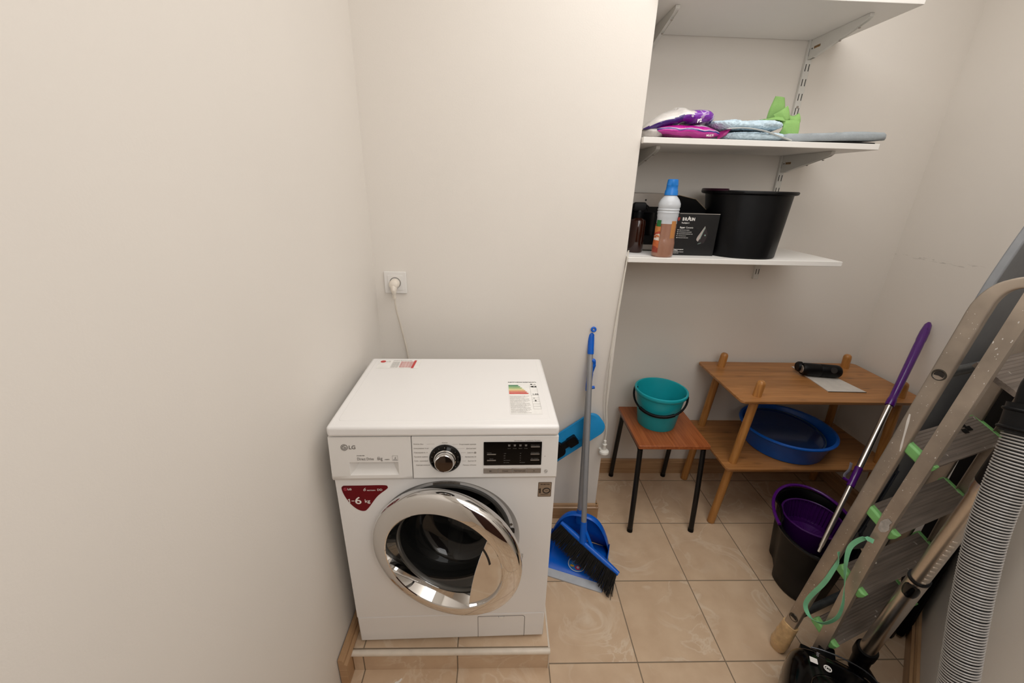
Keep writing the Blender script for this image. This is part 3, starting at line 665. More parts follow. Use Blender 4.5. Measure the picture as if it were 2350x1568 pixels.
# ------------------------------------------------------------------ socket and power cable
so = thing('wall_socket', 'white square wall socket on the back wall above the washing machine', 'socket', (-0.571, YB, 1.132))
SF = lambda y=0: axes((0, -y, 0), (1, 0, 0), (0, 0, 1))
b = MB(); b.prism(rrect(-0.041, -0.041, 0.041, 0.041, 0.003), 0.0005, 0.008, SF()); b.build('socket_frame', WHITEP, so, bevel=0.0018)
b = MB(); b.prism(rrect(-0.028, -0.028, 0.028, 0.028, 0.002), 0.0075, 0.0095, SF()); b.build('socket_insert', WHITEP, so, bevel=0.0008)
b = MB(); b.torus(0.0195, 0.0011, SF(0.0095), 40, 8); b.build('socket_well_rim', mat('socket_rim', '#6b645d', 0.5), so)
pc = thing('power_cable', 'cream power plug in the wall socket with its thin cord dropping behind the washer', 'cable', (-0.571, YB - 0.03, 1.13))
IV = mat('ivory_plastic', '#e6ddd0', 0.4)
b = MB(); b.lathe([(0, -0.018), (0.018, -0.018), (0.018, 0.004), (0.015, 0.012), (0.008, 0.016), (0, 0.016)], axes((0, 0, 0), (1, 0, 0), (0, 0, 1)), 28); b.tube([(0, -0.006, -0.006), (0.001, -0.012, -0.02), (0.001, -0.011, -0.034)], [0.012, 0.011, 0.0065], 14)
pg = b.build('plug', IV, pc)
b = MB()
b.tube([(0.001, -0.011, -0.032), (0.001, -0.010, -0.052)], 0.0055, 12)
for k in range(4): b.torus(0.0056, 0.0012, frameZ((0.001, -0.011, -0.036 - k * .004), (0.001, -0.011, -0.06)), 16, 6)
b.build('strain_relief', IV, pg)
b = MB(); b.tube(spline([(0.001, -0.010, -0.05), (0.003, -0.004, -0.10), (0.010, 0.012, -0.165), (0.020, 0.02, -0.235), (0.028, 0.022, -0.30), (0.035, 0.02, -0.38), (0.04, 0.01, -0.50)]), 0.0032, 10); b.build('cord', mat('cord_ivory', '#d9d0c3', 0.5), pc)
# cord with a plug hanging down the corner of the wall
hc = thing('hanging_cord', 'thin white cord hanging down the wall edge below the lowest shelf, ending in a plug', 'cable', (0.285, YB - 0.012, 1.25))
b = MB(); b.tube(spline([(0.008, 0.002, 0.02), (0.004, 0.0, -0.06), (-0.004, 0, -0.2), (-0.010, -0.001, -0.36), (-0.007, -0.002, -0.5), (-0.0035, -0.001, -0.62), (0.004, -0.006, -0.70), (0.008, -0.008, -0.76), (0.007, -0.008, -0.802)]), 0.0026, 10); b.build('cord', mat('cord_white', '#e4dfd4', 0.5), hc)
b = MB(); b.tube(spline([(0.008, 0.003, 0.02), (0.0, 0.0, -0.2), (-0.0115, -0.001, -0.36), (-0.018, -0.002, -0.5), (-0.015, -0.001, -0.62), (-0.004, -0.004, -0.70), (0.002, -0.006, -0.73)]), 0.0016, 8); b.build('cord_strand', mat('cord_white', '#e4dfd4', 0.5), hc)
b = MB(); b.lathe([(0, 0.002), (0.006, 0), (0.0065, -0.014), (0.010, -0.018), (0.007, -0.024), (0.0075, -0.046), (0.021, -0.052), (0.0225, -0.06), (0.019, -0.066), (0, -0.068)], Mx.Translation((0.006, -0.014, -0.80)), 26)
b.tube([(-0.008, -0.014, -0.850), (-0.014, -0.014, -0.838)], 0.005, 8); b.build('plug', mat('plug_white', '#e9e6de', 0.4), hc)
# ------------------------------------------------------------------ wall shelving in the recess
SX0, SX1, SY0, SY1 = XC + 0.0015, 1.106, 0.625, YR - 0.004
SH = {'top': 2.031, 'mid': 1.627, 'low': 1.228}
TH = 0.0185
for k, lab in (('top', 'highest white shelf board in the recess, empty on top and seen from below'),
               ('mid', 'middle white shelf board carrying the plastic packs, towels and green cloth'),
               ('low', 'lowest white shelf board carrying the bottles and the black bucket')):
    b = MB(); b.bb((SX0, SY0, SH[k]), (SX1, SY1, SH[k] + TH))
    tag(b.build('shelf', SHELFW, bevel=0.0015), lab, 'shelf', 'white wall shelves in the recess')
UX = {'right': 1.007, 'left': 0.372}
for k, lab in (('right', 'slotted white steel shelf upright on the recess wall, the one in full view'),
               ('left', 'slotted white steel shelf upright mostly hidden beside the wall edge')):
    x = UX[k]; z0, z1 = 1.105, 2.25
    t = thing('shelf_upright', lab, 'upright', (x, YR, z0), group='shelf uprights')
    b = MB(); b.rings([[(-0.0125, 0, z), (-0.0125, -0.013, z), (0.0125, -0.013, z), (0.0125, 0, z)] for z in (0, z1 - z0)]); b.build('channel', STEELW, t, bevel=0.002)
    b = MB(); z = 0.035
    while z < z1 - z0 - 0.03:
        for dx in (-0.0062, 0.0062): b.bb((dx - 0.0014, -0.0136, z - 0.012), (dx + 0.0014, -0.0128, z + 0.012))
        z += 0.05
    o = b.build('slots', DARKGAP, t); o['kind'] = 'stuff'
    b = MB()
    for z in (0.075, 0.508, 0.70): b.lathe([(0, -.001), (0.0052, 0), (0.004, 0.002), (0, 0.002)], axes((0, -0.0128, z), (1, 0, 0), (0, 0, 1)), 14)
    b.build('screw_heads', SILVER, t)
WOODST = mat('wood_sticker', '#8a6a43', 0.6, var=0.5, scale=160)
for k, zl in (('top', 'highest'), ('mid', 'middle'), ('low', 'lowest')):
    for u in ('right', 'left'):
        if k == 'low' and u == 'left': continue
        x = UX[u]; zb = SH[k] - 0.0006; L_ = 0.262 if k != 'low' else 0.25; H_ = 0.064 if k != 'low' else 0.012
        t = thing('shelf_bracket', 'white steel bracket under the %s shelf at the %s' % (zl, 'upright in full view' if u == 'right' else 'side next to the wall edge'), 'bracket', (x, YR - 0.0137, zb), group='shelf brackets')
        pr = [(0, 0), (-L_, 0), (-L_, -0.010), (-L_ + 0.012, -0.017), (-0.02, -H_), (0, -H_)] if k != 'low' else [(0, 0), (-L_, 0), (-L_, -0.008), (0, -H_)]
        b = MB()
        for sx in (-1, 1):
            b.prism(pr, sx * 0.006 - 0.0009, sx * 0.006 + 0.0009, Mx(((0, 0, 1, 0), (1, 0, 0, 0), (0, 1, 0, 0), (0, 0, 0, 1))))
        b.rings([[(-0.006, y, -0.0004), (0.006, y, -0.0004), (0.006, y, -0.002), (-0.006, y, -0.002)] for y in (0, -L_)])
        b.rings([[(-0.006, y, z), (0.006, y, z), (0.006, y + .001, z - .0012), (-0.006, y + .001, z - .0012)] for y, z in ((-L_ + .001, -0.010), (-0.03, -H_ * 0.97))])
        b.bb((-.0069, -L_ - .0004, -0.0098), (.0069, -L_ + .0006, 0))
        b.build('arm', STEELW, t)
        if k != 'low':
            b = MB(); fx = -0.0072
            b.bb((fx - .0002, -0.055, -0.034), (fx + .0002, -0.022, -0.026)); b.build('sticker', WOODST, t)
            b = MB(); b.lathe([(0, 0), (.0026, 0), (.0026, .0006), (0, .0006)], axes((fx, -0.013, -0.031), (0, 1, 0), (0, 0, 1)) @ Mx.Rotation(math.pi, 4, 'Y'), 12); b.build('rivet', DARKGAP, t)
            b = MB()
            for y in (-L_ + .04, -L_ * .55): b.lathe([(0, 0), (.004, 0), (.003, -.003), (0, -.003)], Mx.Translation((0, y, -0.017 - (y + L_) / L_ * (H_ - .014) - .0018)), 12)
            b.build('screws', SILVER, t)

# ------------------------------------------------------------------ things on the lowest shelf
LZ = SH['low'] + TH
AMB = mat('amber_glass', '#2e1208', 0.08, coat=0.5, var=0.2)
t = thing('spray_bottle', 'dark amber pump bottle half hidden by the wall edge on the lowest shelf', 'bottle', (0.355, 0.760, LZ))
t.scale = (1.03,) * 3
b = MB(); b.lathe([(0, 0), (0.026, 0), (0.0295, 0.006), (0.0295, 0.112), (0.0275, 0.119), (0.018, 0.125), (0.0145, 0.127), (0.0145, 0.130), (0, 0.130)], seg=32); b.build('body', AMB, t)
b = MB(); b.lathe([(0, 0.128), (0.0165, 0.128), (0.0165, 0.146), (0.012, 0.15), (0.010, 0.158), (0, 0.158)], seg=28); b.build('collar', BLACKP, t)
b = MB(); b.rings([[(x * k, y * k2, z) for x, y in ((-0.026, -0.011), (0.022, -0.012), (0.022, 0.012), (-0.026, 0.011))] for z, k, k2 in ((0.150, 0.55, .8), (0.160, 1, 1), (0.176, 1, .95), (0.183, 0.8, .7))]); b.build('pump_head', BLACKP, t, bevel=0.003)
b = MB(); b.tube([(0.018, 0, 0.172), (0.030, 0, 0.166), (0.034, 0, 0.152)], [0.007, 0.006, 0.004], 10); b.build('nozzle', BLACKP, t)
t = thing('heater', 'small light grey appliance with a black glass front behind the bottles', 'appliance', (0.389, 0.882, LZ))
b = MB(); b.rings([[(x, y, z) for x, y in rrect(-0.072, -0.085, 0.078, 0.082, 0.016)] for z in (0.004, 0.222)]); b.build('housing', mat('appliance_grey', '#a09890', 0.35, 0.2), t, bevel=0.004)
b = MB(); b.prism(rrect(-0.058, 0.026, 0.062, 0.172, 0.006), 0, 0.002, axes((0, -0.0848, 0), (1, 0, 0), (0, 0, 1))); b.build('front_panel', BLACKM, t, bevel=0.0008)
b = MB(); b.prism(rrect(-0.036, 0.062, 0.040, 0.150, 0.004), 0, 0.0012, axes((0, -0.0870, 0), (1, 0, 0), (0, 0, 1))); b.build('window', BLACKG, t)
b = MB(); b.lathe([(0, 0), (.0035, 0), (.003, .0015), (0, .0015)], axes((-0.002, -0.0852, 0.196), (1, 0, 0), (0, 0, 1)), 14); b.build('button', BLACKM, t)
b = MB(); b.bb((-0.06, -0.07, 0), (0.066, 0.07, 0.0045)); b.build('base', RUBBER, t)
# paper sheet under the bottle
b = MB(); b.prism([(0.296, 0.668), (0.42, 0.666), (0.44, 0.71), (0.415, 0.77), (0.298, 0.77)], LZ + 0.0001, LZ + 0.0006); tag(b.build('paper_sheet', mat('white_paper', '#f2f0ee', 0.7)), 'thin white paper sheet lying flat beside the bottle base on the lowest shelf', 'paper')
# detergent bottle
t = thing('detergent_bottle', 'tall translucent bottle with blue cap and amber liquid on the lowest shelf', 'bottle', (0.430, 0.664, LZ), R(-6))
t.scale = (0.96, 0.96, 1.02)
CLR = mat('milky_plastic', '#c6cacf', 0.3, var=0.03, coat=0.3)
LIQ = mat('amber_liquid_plastic', '#9a705c', 0.25, var=0.06, scale=10, coat=0.4)
LIQ2 = mat('clear_amber_strip', '#bd8148', 0.2, var=0.05, coat=0.4)
def bl(prof, seg=40): b = MB(); b.lathe(prof, None, seg, 1.0, 0.78); return b
b = bl([(0, 0), (0.034, 0), (0.0395, 0.004), (0.041, 0.012), (0.041, 0.050), (0.0385, 0.062), (0.0375, 0.070), (0.0375, 0.118)]); lo = b.build('body', LIQ, t)
b = bl([(0.0375, 0.118), (0.0375, 0.138), (0.0395, 0.146), (0.0385, 0.150), (0.041, 0.157), (0.0385, 0.160), (0.041, 0.166), (0.0385, 0.169), (0.041, 0.176), (0.0405, 0.186), (0.034, 0.199), (0.025, 0.209), (0.0195, 0.214), (0.0195, 0.22), (0, 0.22)]); b.build('upper_body', CLR, t)
b = bl([(0.0215, 0.213), (0.0245, 0.214), (0.0235, 0.228), (0.0212, 0.232), (0.0205, 0.245), (0.0212, 0.246), (0.0188, 0.264), (0.0160, 0.266), (0, 0.266)], 36); b.build('cap', mat('cap_blue', '#1f7bd0', 0.3, var=0.05), t)
b = MB(); P_ = [(x, -0.0294 - 0.0006, z) for x, z in ()]
b = MB()
for (a0_, a1_, z0_, z1_) in ((-72, -34, 0.068, 0.128),):
    b.rings([[(0.0383 * math.cos(R(a)), 0.0383 * 0.78 * math.sin(R(a)), z) for a in range(a0_, a1_ + 1, 4)] for z in (z0_, z1_)], False)
b.build('grip_strip', LIQ2, t)
def wrapband(a0_, a1_, z0_, z1_, r): 
    b = MB(); b.rings([[(r * math.cos(R(a)), r * 0.78 * math.sin(R(a)), z) for a in range(a0_, a1_ + 1, 4)] for z in [z0_ + (z1_ - z0_) * k / 6 for k in range(7)]], False); return b
b = wrapband(-172, -126, 0.016, 0.116, 0.0418); lb_ = b.build('front_label', print_mat('bottle_print', [(0, '#8f2f16'), (.3, '#c0612a'), (.5, '#d9c4ae'), (.56, '#a83a1e'), (.7, '#c77a3c'), (.85, '#7a2412')], 2, 0.5, 60, 0.3, 0.0, 0.13), t)
b = wrapband(-158, -130, 0.108, 0.130, 0.0424); b.build('green_label', mat('label_green', '#1f6b34', 0.35), t)
b = wrapband(-166, -132, 0.060, 0.068, 0.0424); b.build('red_script', mat('label_white', '#e9dfd8', 0.35, var=0.25, scale=90), t)
# boxed iron
t = thing('iron_box', 'black cardboard iron box with white lettering and its lid flap open on the lowest shelf', 'box', (0.564, 0.747, LZ), R(-1.5))
t.scale = (1.045,) * 3
BOXK = mat('black_card', '#0c0c0e', 0.42, var=0.1); KRAFT = mat('kraft_edge', '#6d6245', 0.7)
w2, dp, hh = 0.0755, 0.046, 0.148
b = MB()
b.rings([[(-w2, -dp, z), (w2, -dp, z), (w2, dp, z), (-w2, dp, z)] for z in (0, hh)], True, True, False)
b.rings([[(-w2 + .001, -dp + .001, z), (w2 - .001, -dp + .001, z), (w2 - .001, dp - .001, z), (-w2 + .001, dp - .001, z)] for z in (0.001, hh)], True, False, False)
ib = b.build('carton', BOXK, t, smooth=0, weld=False)
b = MB(); b.prism([(-w2, 0), (w2, 0), (0.01, 0.050), (-w2 + 0.018, 0.063), (-w2, 0.060)], 0, 0.001, axes((0, dp, hh), (1, 0, 0), (0, -0.35, 1))); b.build('lid_flap', BOXK, t)
b = MB(); b.prism([(-dp, 0), (dp, 0), (dp - .012, 0.040), (-dp + .03, 0.034)], 0, 0.001, axes((-w2, 0, hh), (0, 1, 0), (-0.25, 0, 1))); b.build('side_flap', BOXK, t)
b = MB(); b.beam((w2, dp, hh + .0006), (0.01, dp - 0.0165, hh + 0.0475), .0009, .0016); b.beam((0.01, dp - 0.0165, hh + 0.0475), (-w2 + .018, dp - .021, hh + .0605), .0009, .0016); b.build('torn_edge', mat('card_edge', '#8c7a63', 0.8), t)
b = MB(); b.beam((-w2 + .006, -dp, hh), (w2, -dp, hh), .0012, .0016); b.build('front_edge', mat('card_edge_light', '#b9b2aa', 0.8), t)
b = MB(); b.bb((-w2 - .0012, -dp + .001, 0.001), (-w2 - .0001, -dp + .012, 0.085)); b.build('kraft_side', KRAFT, t)
BF = lambda x, z: axes((x, -dp - 0.0006, z), (1, 0, 0), (0, 0, 1))
b = MB()
x = -0.0575
for ch, sz, dx in (('B', 0.0148, .0098), ('R', 0.0148, .0098), ('A', 0.0205, .0098), ('U', 0.0148, .0096), ('N', 0.0148, .0092)):
    b.text(ch, sz, BF(x, 0.124), sx=0.82, thick=.0006); x += dx * .92
b.text('TexStyle 5', 0.0066, BF(-0.059, 0.1135), thick=.00012)
b.text('Super', 0.0082, BF(-0.062, 0.097), thick=.0003, sx=.95); b.text('Ceramic', 0.0082, BF(-0.040, 0.097), sx=.95)
for i, tx in enumerate(('High performance soleplate', 'Экстремальное скольжение', 'Вертикальное отпаривание пар', 'Prasowanie pionowe', 'Putere pentru calcare facila')):
    b.text(tx, 0.0040, BF(-0.0625, 0.0895 - i * 0.0068), sx=.82); b.text('EN RU UA PL RO'.split()[i], 0.0036, BF(-0.0695, 0.0895 - i * 0.0068), thick=.0002)
b.text('Designed and engineered', 0.0046, BF(-0.0715, 0.020), sx=.75, thick=.0001); b.text('in Germany', 0.0040, BF(-0.0715, 0.0162), sx=.8, thick=.0001)
b.text('Разработано в Германии', 0.0038, BF(-0.0715, 0.0115), sx=.8); b.text('Zaprojektowano', 0.0036, BF(-0.0715, 0.0072), sx=.8)
b.build('box_lettering', WHITETXT, ib)
b = MB(); b.prism([(0.029, 0.106), (0.0255, 0.100), (0.008, 0.069), (0.005, 0.060), (0.0065, 0.055), (0.012, 0.051), (0.0145, 0.056), (0.031, 0.099)], 0, .0004, BF(0, 0)); b.build('iron_soleplate_picture', mat('picture_silver', '#b3a9a3', 0.4, .3), ib)
b = MB(); b.prism([(0.030, 0.104), (0.0165, 0.058), (0.013, 0.050), (0.020, 0.040), (0.035, 0.047), (0.041, 0.066), (0.043, 0.080)], 0, .0003, BF(0, 0)); ip = b.build('iron_body_picture', mat('picture_dark', '#2a2426', 0.4), ib)
b = MB(); b.prism([(0.0285, 0.104), (0.0165, 0.062), (0.0178, 0.058), (0.030, 0.100)], 0, .0002, BF(0, 0) @ Mx.Translation((0, 0, .0005))); b.prism([(0.013, 0.0415), (0.024, 0.046), (0.0238, 0.0475), (0.012, 0.043)], 0, .0002, BF(0, 0) @ Mx.Translation((0, 0, .0005)))
b.lathe([(0, 0), (.0028, 0), (.0028, .0002), (0, .0002)], BF(0.034, 0.074) @ Mx.Translation((0, 0, .0005)), 14); b.prism([(0.031, 0.098), (0.040, 0.082), (0.0405, 0.083), (0.0315, 0.099)], 0, .0002, BF(0, 0)); b.build('iron_highlight_picture', mat('picture_mint', '#7f9a90', 0.4), ib)
b = MB(); b.prism([(-.0043, .006), (.0043, .006), (.0035, -.003), (0, -.007), (-.0035, -.003)], 0, .0003, BF(-0.0705, 0.1285)); b.build('red_seal', mat('seal_red', '#a8362a', 0.4), ib)

# ------------------------------------------------------------------ oval mop buckets (one on the shelf, one on the floor)
def oval(cx, cy, hl, hw, pinch, n=72):
    out = []
    for i in range(n):
        a = 2 * math.pi * i / n; c, s_ = math.cos(a), math.sin(a)
        k = 1 - pinch * math.exp(-((abs(s_) - 1) / 0.10) ** 2 * 3)
        out.append((cx + hl * c, cy + hw * s_ * k))
    return out
def mop_bucket(t, h, hl, hw, bl_, bw_, sh=(0, 0), pinch=0.10, thick=0.004):
    def ring(k, z, d=0.0): return [(x + sh[0] * (1 - k), y + sh[1] * (1 - k), z) for x, y in oval(0, 0, bl_ + (hl - bl_) * k + d, bw_ + (hw - bw_) * k + d, pinch)]
    b = MB()
    b.rings([ring(0, 0.0, -0.006), ring(0, 0.005), ring(0.5, h * .5), ring(0.94, h * .94), ring(0.95, h * .945, 0.008), ring(0.97, h * .955, 0.013), ring(1, h - .004, 0.0145), ring(1, h, 0.011), ring(1, h - .003, 0.002), ring(0.9, h * .9, -thick), ring(0.5, h * .5, -thick), ring(0.02, 0.008, -thick)])
    return b.build('body', BLACKP, t, smooth=50)
t = thing('mop_bucket', 'large black oval bucket at the front of the lowest shelf', 'bucket', (0.774, 0.772, LZ), R(-14))
mop_bucket(t, 0.240, 0.155, 0.132, 0.126, 0.112, (0.002, -0.028), 0.04)
b = MB(); b.tube([(0.163 * math.cos(R(a)), 0.140 * math.sin(R(a)), 0.2395) for a in range(112, 236, 6)], 0.0062, 10); b.build('handle', mat('aubergine_plastic', '#2b0a1c', 0.3), t)

# ------------------------------------------------------------------ soft things on the middle shelf
MZ = SH['mid'] + TH
def pillow(t, name, m, c, size, rz=0.0, px=2.6, pz=2.0, amp=0.004, fs=18, seed=0, flat=True, rx=0.0, ry=0.0, sub=1, n=34, bend=None, m2=None, pick=None):
    """stuffed soft bag: a squashed rounded box with crumples"""
    cc = c
    M_ = Mx.Translation(V(c)) @ Mx.Rotation(rz, 4, 'Z') @ Mx.Rotation(ry, 4, 'Y') @ Mx.Rotation(rx, 4, 'X')
    b = MB(); rings = []
    def sp_(v, p): return math.copysign(abs(v) ** (2 / p), v)
    for i in range(n + 1):
        ph = -math.pi / 2 + math.pi * i / n; ring = []
        for j in range(2 * n):
            th = 2 * math.pi * j / (2 * n)
            x = sp_(math.cos(ph), pz) * sp_(math.cos(th), px); y = sp_(math.cos(ph), pz) * sp_(math.sin(th), px); z = sp_(math.sin(ph), pz)
            p = V((x * size[0], y * size[1], z * size[2]))
            q = mnoise.noise_vector(p * fs + V((seed, seed * 2, 0)))
            p += V((q.x, q.y, q.z * 1.0)) * amp
            if bend: p.z += bend(p.x, p.y)
            p = M_ @ p
            if flat and p.z < flat: p.z = flat
            ring.append(p)
        rings.append(ring)
    b.rings(rings)
    if m2: return b.build(name, m, t, m2, lambda c: pick(c + V(t.location) - V(cc)), smooth=180, world=t is not None, sub=sub)
    return b.build(name, m, t, smooth=180, world=t is not None, sub=sub)
TOW = mat('fluffy_blue_towel', '#c3d6e1', 0.95, var=0.18, scale=60, bump=1.0, bscale=95, spec=0.1)
# fluffy fabric: fine lumps on the surface itself
def fluff(o, strength, size):
    tx = bpy.data.textures.new('fluff', 'CLOUDS'); tx.noise_scale = size; tx.noise_depth = 3
    d = o.modifiers.new('d', 'DISPLACE'); d.texture = tx; d.strength = strength; d.texture_coords = 'GLOBAL'; d.mid_level = 0.5
t = thing('towel', 'light blue fluffy towel with white hem lying flat underneath, on the middle shelf', 'towel', (0.69, 0.70, MZ))
o = pillow(t, 'cloth', TOW, (0.680, 0.70, MZ + 0.016), (0.104, 0.095, 0.016), 0, 4, 2.6, 0.003, 30, 3, MZ + .0006, sub=2); fluff(o, 0.0055, 0.0055)
b = MB(); b.tube(spline([(0.565, 0.612, MZ + 0.034), (0.62, 0.606, MZ + 0.037), (0.68, 0.604, MZ + 0.031), (0.735, 0.606, MZ + 0.018), (0.79, 0.61, MZ + 0.004)]), 0.003, 8, flat=(0.0018, 0.008, (0, 0, 1)));
b.build('hem', mat('white_hem', '#dfe2df', 0.85, bump=.2), t, world=True)
t = thing('towel', 'light blue fluffy towel folded on top, partly under the green cloth on the middle shelf', 'towel', (0.65, 0.705, MZ + .034))
o = pillow(t, 'fold', TOW, (0.655, 0.705, MZ + 0.055), (0.122, 0.085, 0.018), 0, 3.4, 2.3, 0.005, 22, 8, MZ + .036, sub=2, bend=lambda x, y: -0.006 * math.sin((x + .12) * 14)); fluff(o, 0.006, 0.0055)
o = pillow(t, 'fold', TOW, (0.715, 0.690, MZ + 0.052), (0.060, 0.078, 0.019), 0, 3.0, 2.3, 0.004, 22, 5, MZ + .035, sub=2); fluff(o, 0.006, 0.0055)
# packs in printed film
t = thing('wipes_pack', 'crumpled magenta plastic pack lying under the purple pack on the middle shelf', 'pack', (0.46, 0.68, MZ))
MAG = print_mat('magenta_film', [(0, '#7d1560'), (.22, '#b0188a'), (.40, '#c2259a'), (.52, '#2a2f7d'), (.60, '#c9a3c4'), (.66, '#c01f93'), (.86, '#e6d9e2'), (.93, '#a3167e')], 2, 0.55, 14, 0.25, -0.002, 0.05)
pillow(t, 'film', MAG, (0.448, 0.678, MZ + 0.025), (0.118, 0.068, 0.025), R(3), 3.0, 1.9, 0.006, 16, 2, MZ + .0006, sub=1)
b = MB(); b.rings([[(0.55, 0.640, MZ + 0.003), (0.575, 0.637, MZ + 0.016), (0.602, 0.636, MZ + 0.050)], [(0.552, 0.648, MZ + 0.026), (0.58, 0.646, MZ + 0.036), (0.604, 0.640, MZ + 0.0535)]], False); b.build('seal_fin', mat('magenta_fin', '#a02a74', 0.25, var=.25, scale=40), t, world=True, solid=0.0008)
b = MB(); M_ = axes((0.497, 0.6125, MZ + 0.009), (1, -0.03, 0.03), (0, 0.2, 1)); b.text('MULTI', 0.0085, M_, thick=.0001, shear=.2); b.text('P2', 0.017, axes((0.408, 0.6135, MZ + 0.019), (1, -.02, 0.25), (0, 0.3, 1)), thick=.0005, shear=.35); b.build('pack_lettering', WHITETXT, t, world=True)
b = MB(); pillow(t, 'clear_end', mat('crinkled_clear_film', '#b9b3ae', 0.25, var=.2, scale=60, bump=.6, bscale=60, coat=.4), (0.335, 0.690, MZ + 0.020), (0.040, 0.055, 0.020), 0, 2.6, 2.0, 0.006, 30, 4, MZ + .0006)
t = thing('wipes_pack', 'white and purple plastic pack slumped over the magenta pack on the middle shelf', 'pack', (0.42, 0.69, MZ + 0.05))
WIN = mat('cotton_in_film', '#dcd7d2', 0.22, var=.14, scale=26, bump=.7, bscale=40, coat=.5)
PUR = print_mat('purple_film', [(0, '#3c1270'), (.25, '#6a1a96'), (.5, '#7f2bac'), (.66, '#b79ccb'), (.69, '#7a2aa8'), (.90, '#c9b6da'), (.94, '#4a2596')], 0, 0.6, 26, 0.22, -0.05, 0.13)
bagc = V((0.418, 0.690, MZ + 0.075))
def bagbend(x, y): return 0.030 * (1 - ((x - .030) / .15) ** 2) - 0.034 + (.006 if -.01 < x < .02 else 0)
pillow(t, 'film', WIN, bagc, (0.126, 0.066, 0.026), R(1), 2.5, 2.2, 0.0075, 15, 6, MZ + .030, ry=R(-4), sub=1, bend=bagbend, m2=PUR,
       pick=lambda c: c.x > .030 + .012 * math.sin(c.z * 160) or (c.y < -.02 and c.z < bagbend(c.x, 0) - .002 - .04 * max(0, -c.x)))
b = MB(); b.text('P2', 0.015, axes((0.462, 0.6205, MZ + 0.050), (1, .05, 0.25), (0, 0.35, 1)), thick=.0005, shear=.35); b.text('o', 0.014, axes((0.440, 0.619, MZ + 0.066), (1, .05, 0.15), (0, 0.35, 1))); b.build('pack_lettering', WHITETXT, t, world=True)
# green cloth: a stiff microfibre cloth folded into upright loops
GCL = mat('green_microfibre', '#8cb56c', 0.92, var=0.06, bump=0.35, bscale=350, spec=0.15)
t = thing('microfibre_cloth', 'bright green cloth folded up on top of the blue towel on the middle shelf', 'cloth', (0.77, 0.69, MZ + .05))
def sheet(pa, pb, name, n=10):
    A = spline(pa, n); B = spline(pb, n); b = MB(); k = 6
    b.rings([[A[i].lerp(B[i], j / k) + V((0, -0.004 * math.sin(math.pi * j / k), 0)) for i in range(len(A))] for j in range(k + 1)], False)
    return b.build(name, GCL, t, smooth=180, world=True, solid=0.0028)
sheet([(0.742, 0.70, MZ + .082), (0.744, 0.698, MZ + .11), (0.756, 0.70, MZ + .150)], [(0.790, 0.695, MZ + .072), (0.793, 0.69, MZ + .11), (0.786, 0.695, MZ + .146)], 'upright_fold')
sheet([(0.742, 0.665, MZ + .088), (0.760, 0.655, MZ + .100), (0.784, 0.662, MZ + .116)], [(0.757, 0.66, MZ + .062), (0.782, 0.648, MZ + .066), (0.797, 0.655, MZ + .072)], 'upright_fold')
sheet([(0.758, 0.652, MZ + .066), (0.79, 0.645, MZ + .070), (0.832, 0.652, MZ + .070)], [(0.806, 0.630, MZ + .004), (0.818, 0.628, MZ + .003), (0.824, 0.634, MZ + .010)], 'hanging_fold')
sheet([(0.795, 0.675, MZ + .093), (0.815, 0.668, MZ + .086), (0.834, 0.668, MZ + .096)], [(0.802, 0.66, MZ + .066), (0.82, 0.65, MZ + .068), (0.838, 0.658, MZ + .066)], 'hanging_fold')
sheet([(0.700, 0.67, MZ + .071), (0.73, 0.665, MZ + .076), (0.762, 0.66, MZ + .086)], [(0.705, 0.64, MZ + .068), (0.74, 0.635, MZ + .069), (0.775, 0.64, MZ + .064)], 'flat_fold')
sheet([(0.764, 0.642, MZ + .030), (0.78, 0.640, MZ + .022), (0.80, 0.642, MZ + .010)], [(0.772, 0.640, MZ + .055), (0.79, 0.638, MZ + .045), (0.81, 0.636, MZ + .02)], 'hanging_fold')
# grey padded sleeve board
t = thing('sleeve_board', 'grey cloth padded board lying on the middle shelf and jutting past its open end', 'pad', (0.94, 0.665, MZ))
pl_ = spl2([(0.775, 0.615), (0.90, 0.602), (1.04, 0.600), (1.112, 0.606), (1.130, 0.640), (1.112, 0.680), (1.04, 0.700), (0.90, 0.705), (0.785, 0.700), (0.765, 0.655), (0.775, 0.615)], 6)
def pad_ring(k, z): 
    cx, cy = 0.95, 0.652; return [(cx + (x - cx) * k, cy + (y - cy) * k, MZ + z + 0.0028 * mnoise.noise(V((x * 60, y * 40, z * 90))) + max(0, x - .80) * .034) for x, y in pl_]
b = MB(); b.rings([pad_ring(.93, .003), pad_ring(.985, .005), pad_ring(1, .011), pad_ring(.995, .020), pad_ring(.95, .026), pad_ring(.6, .029)]); b.build('cover', GREYC, t, smooth=60, world=True)
b = MB(); b.prism([(0.95 + (x - .95) * .85, 0.652 + (y - .652) * .8) for x, y in pl_], MZ + 0.0005, MZ + 0.0058); b.build('underside', BLACKM, t, world=True)
for o in [x for x in COL.objects if x.parent is None and 'label' in x and 'middle shelf' in x['label'] and x.type == 'EMPTY' and x['category'] in ('towel', 'pack', 'cloth', 'pad')]:
    o.location += V((0.014, 0.032, 0.0))
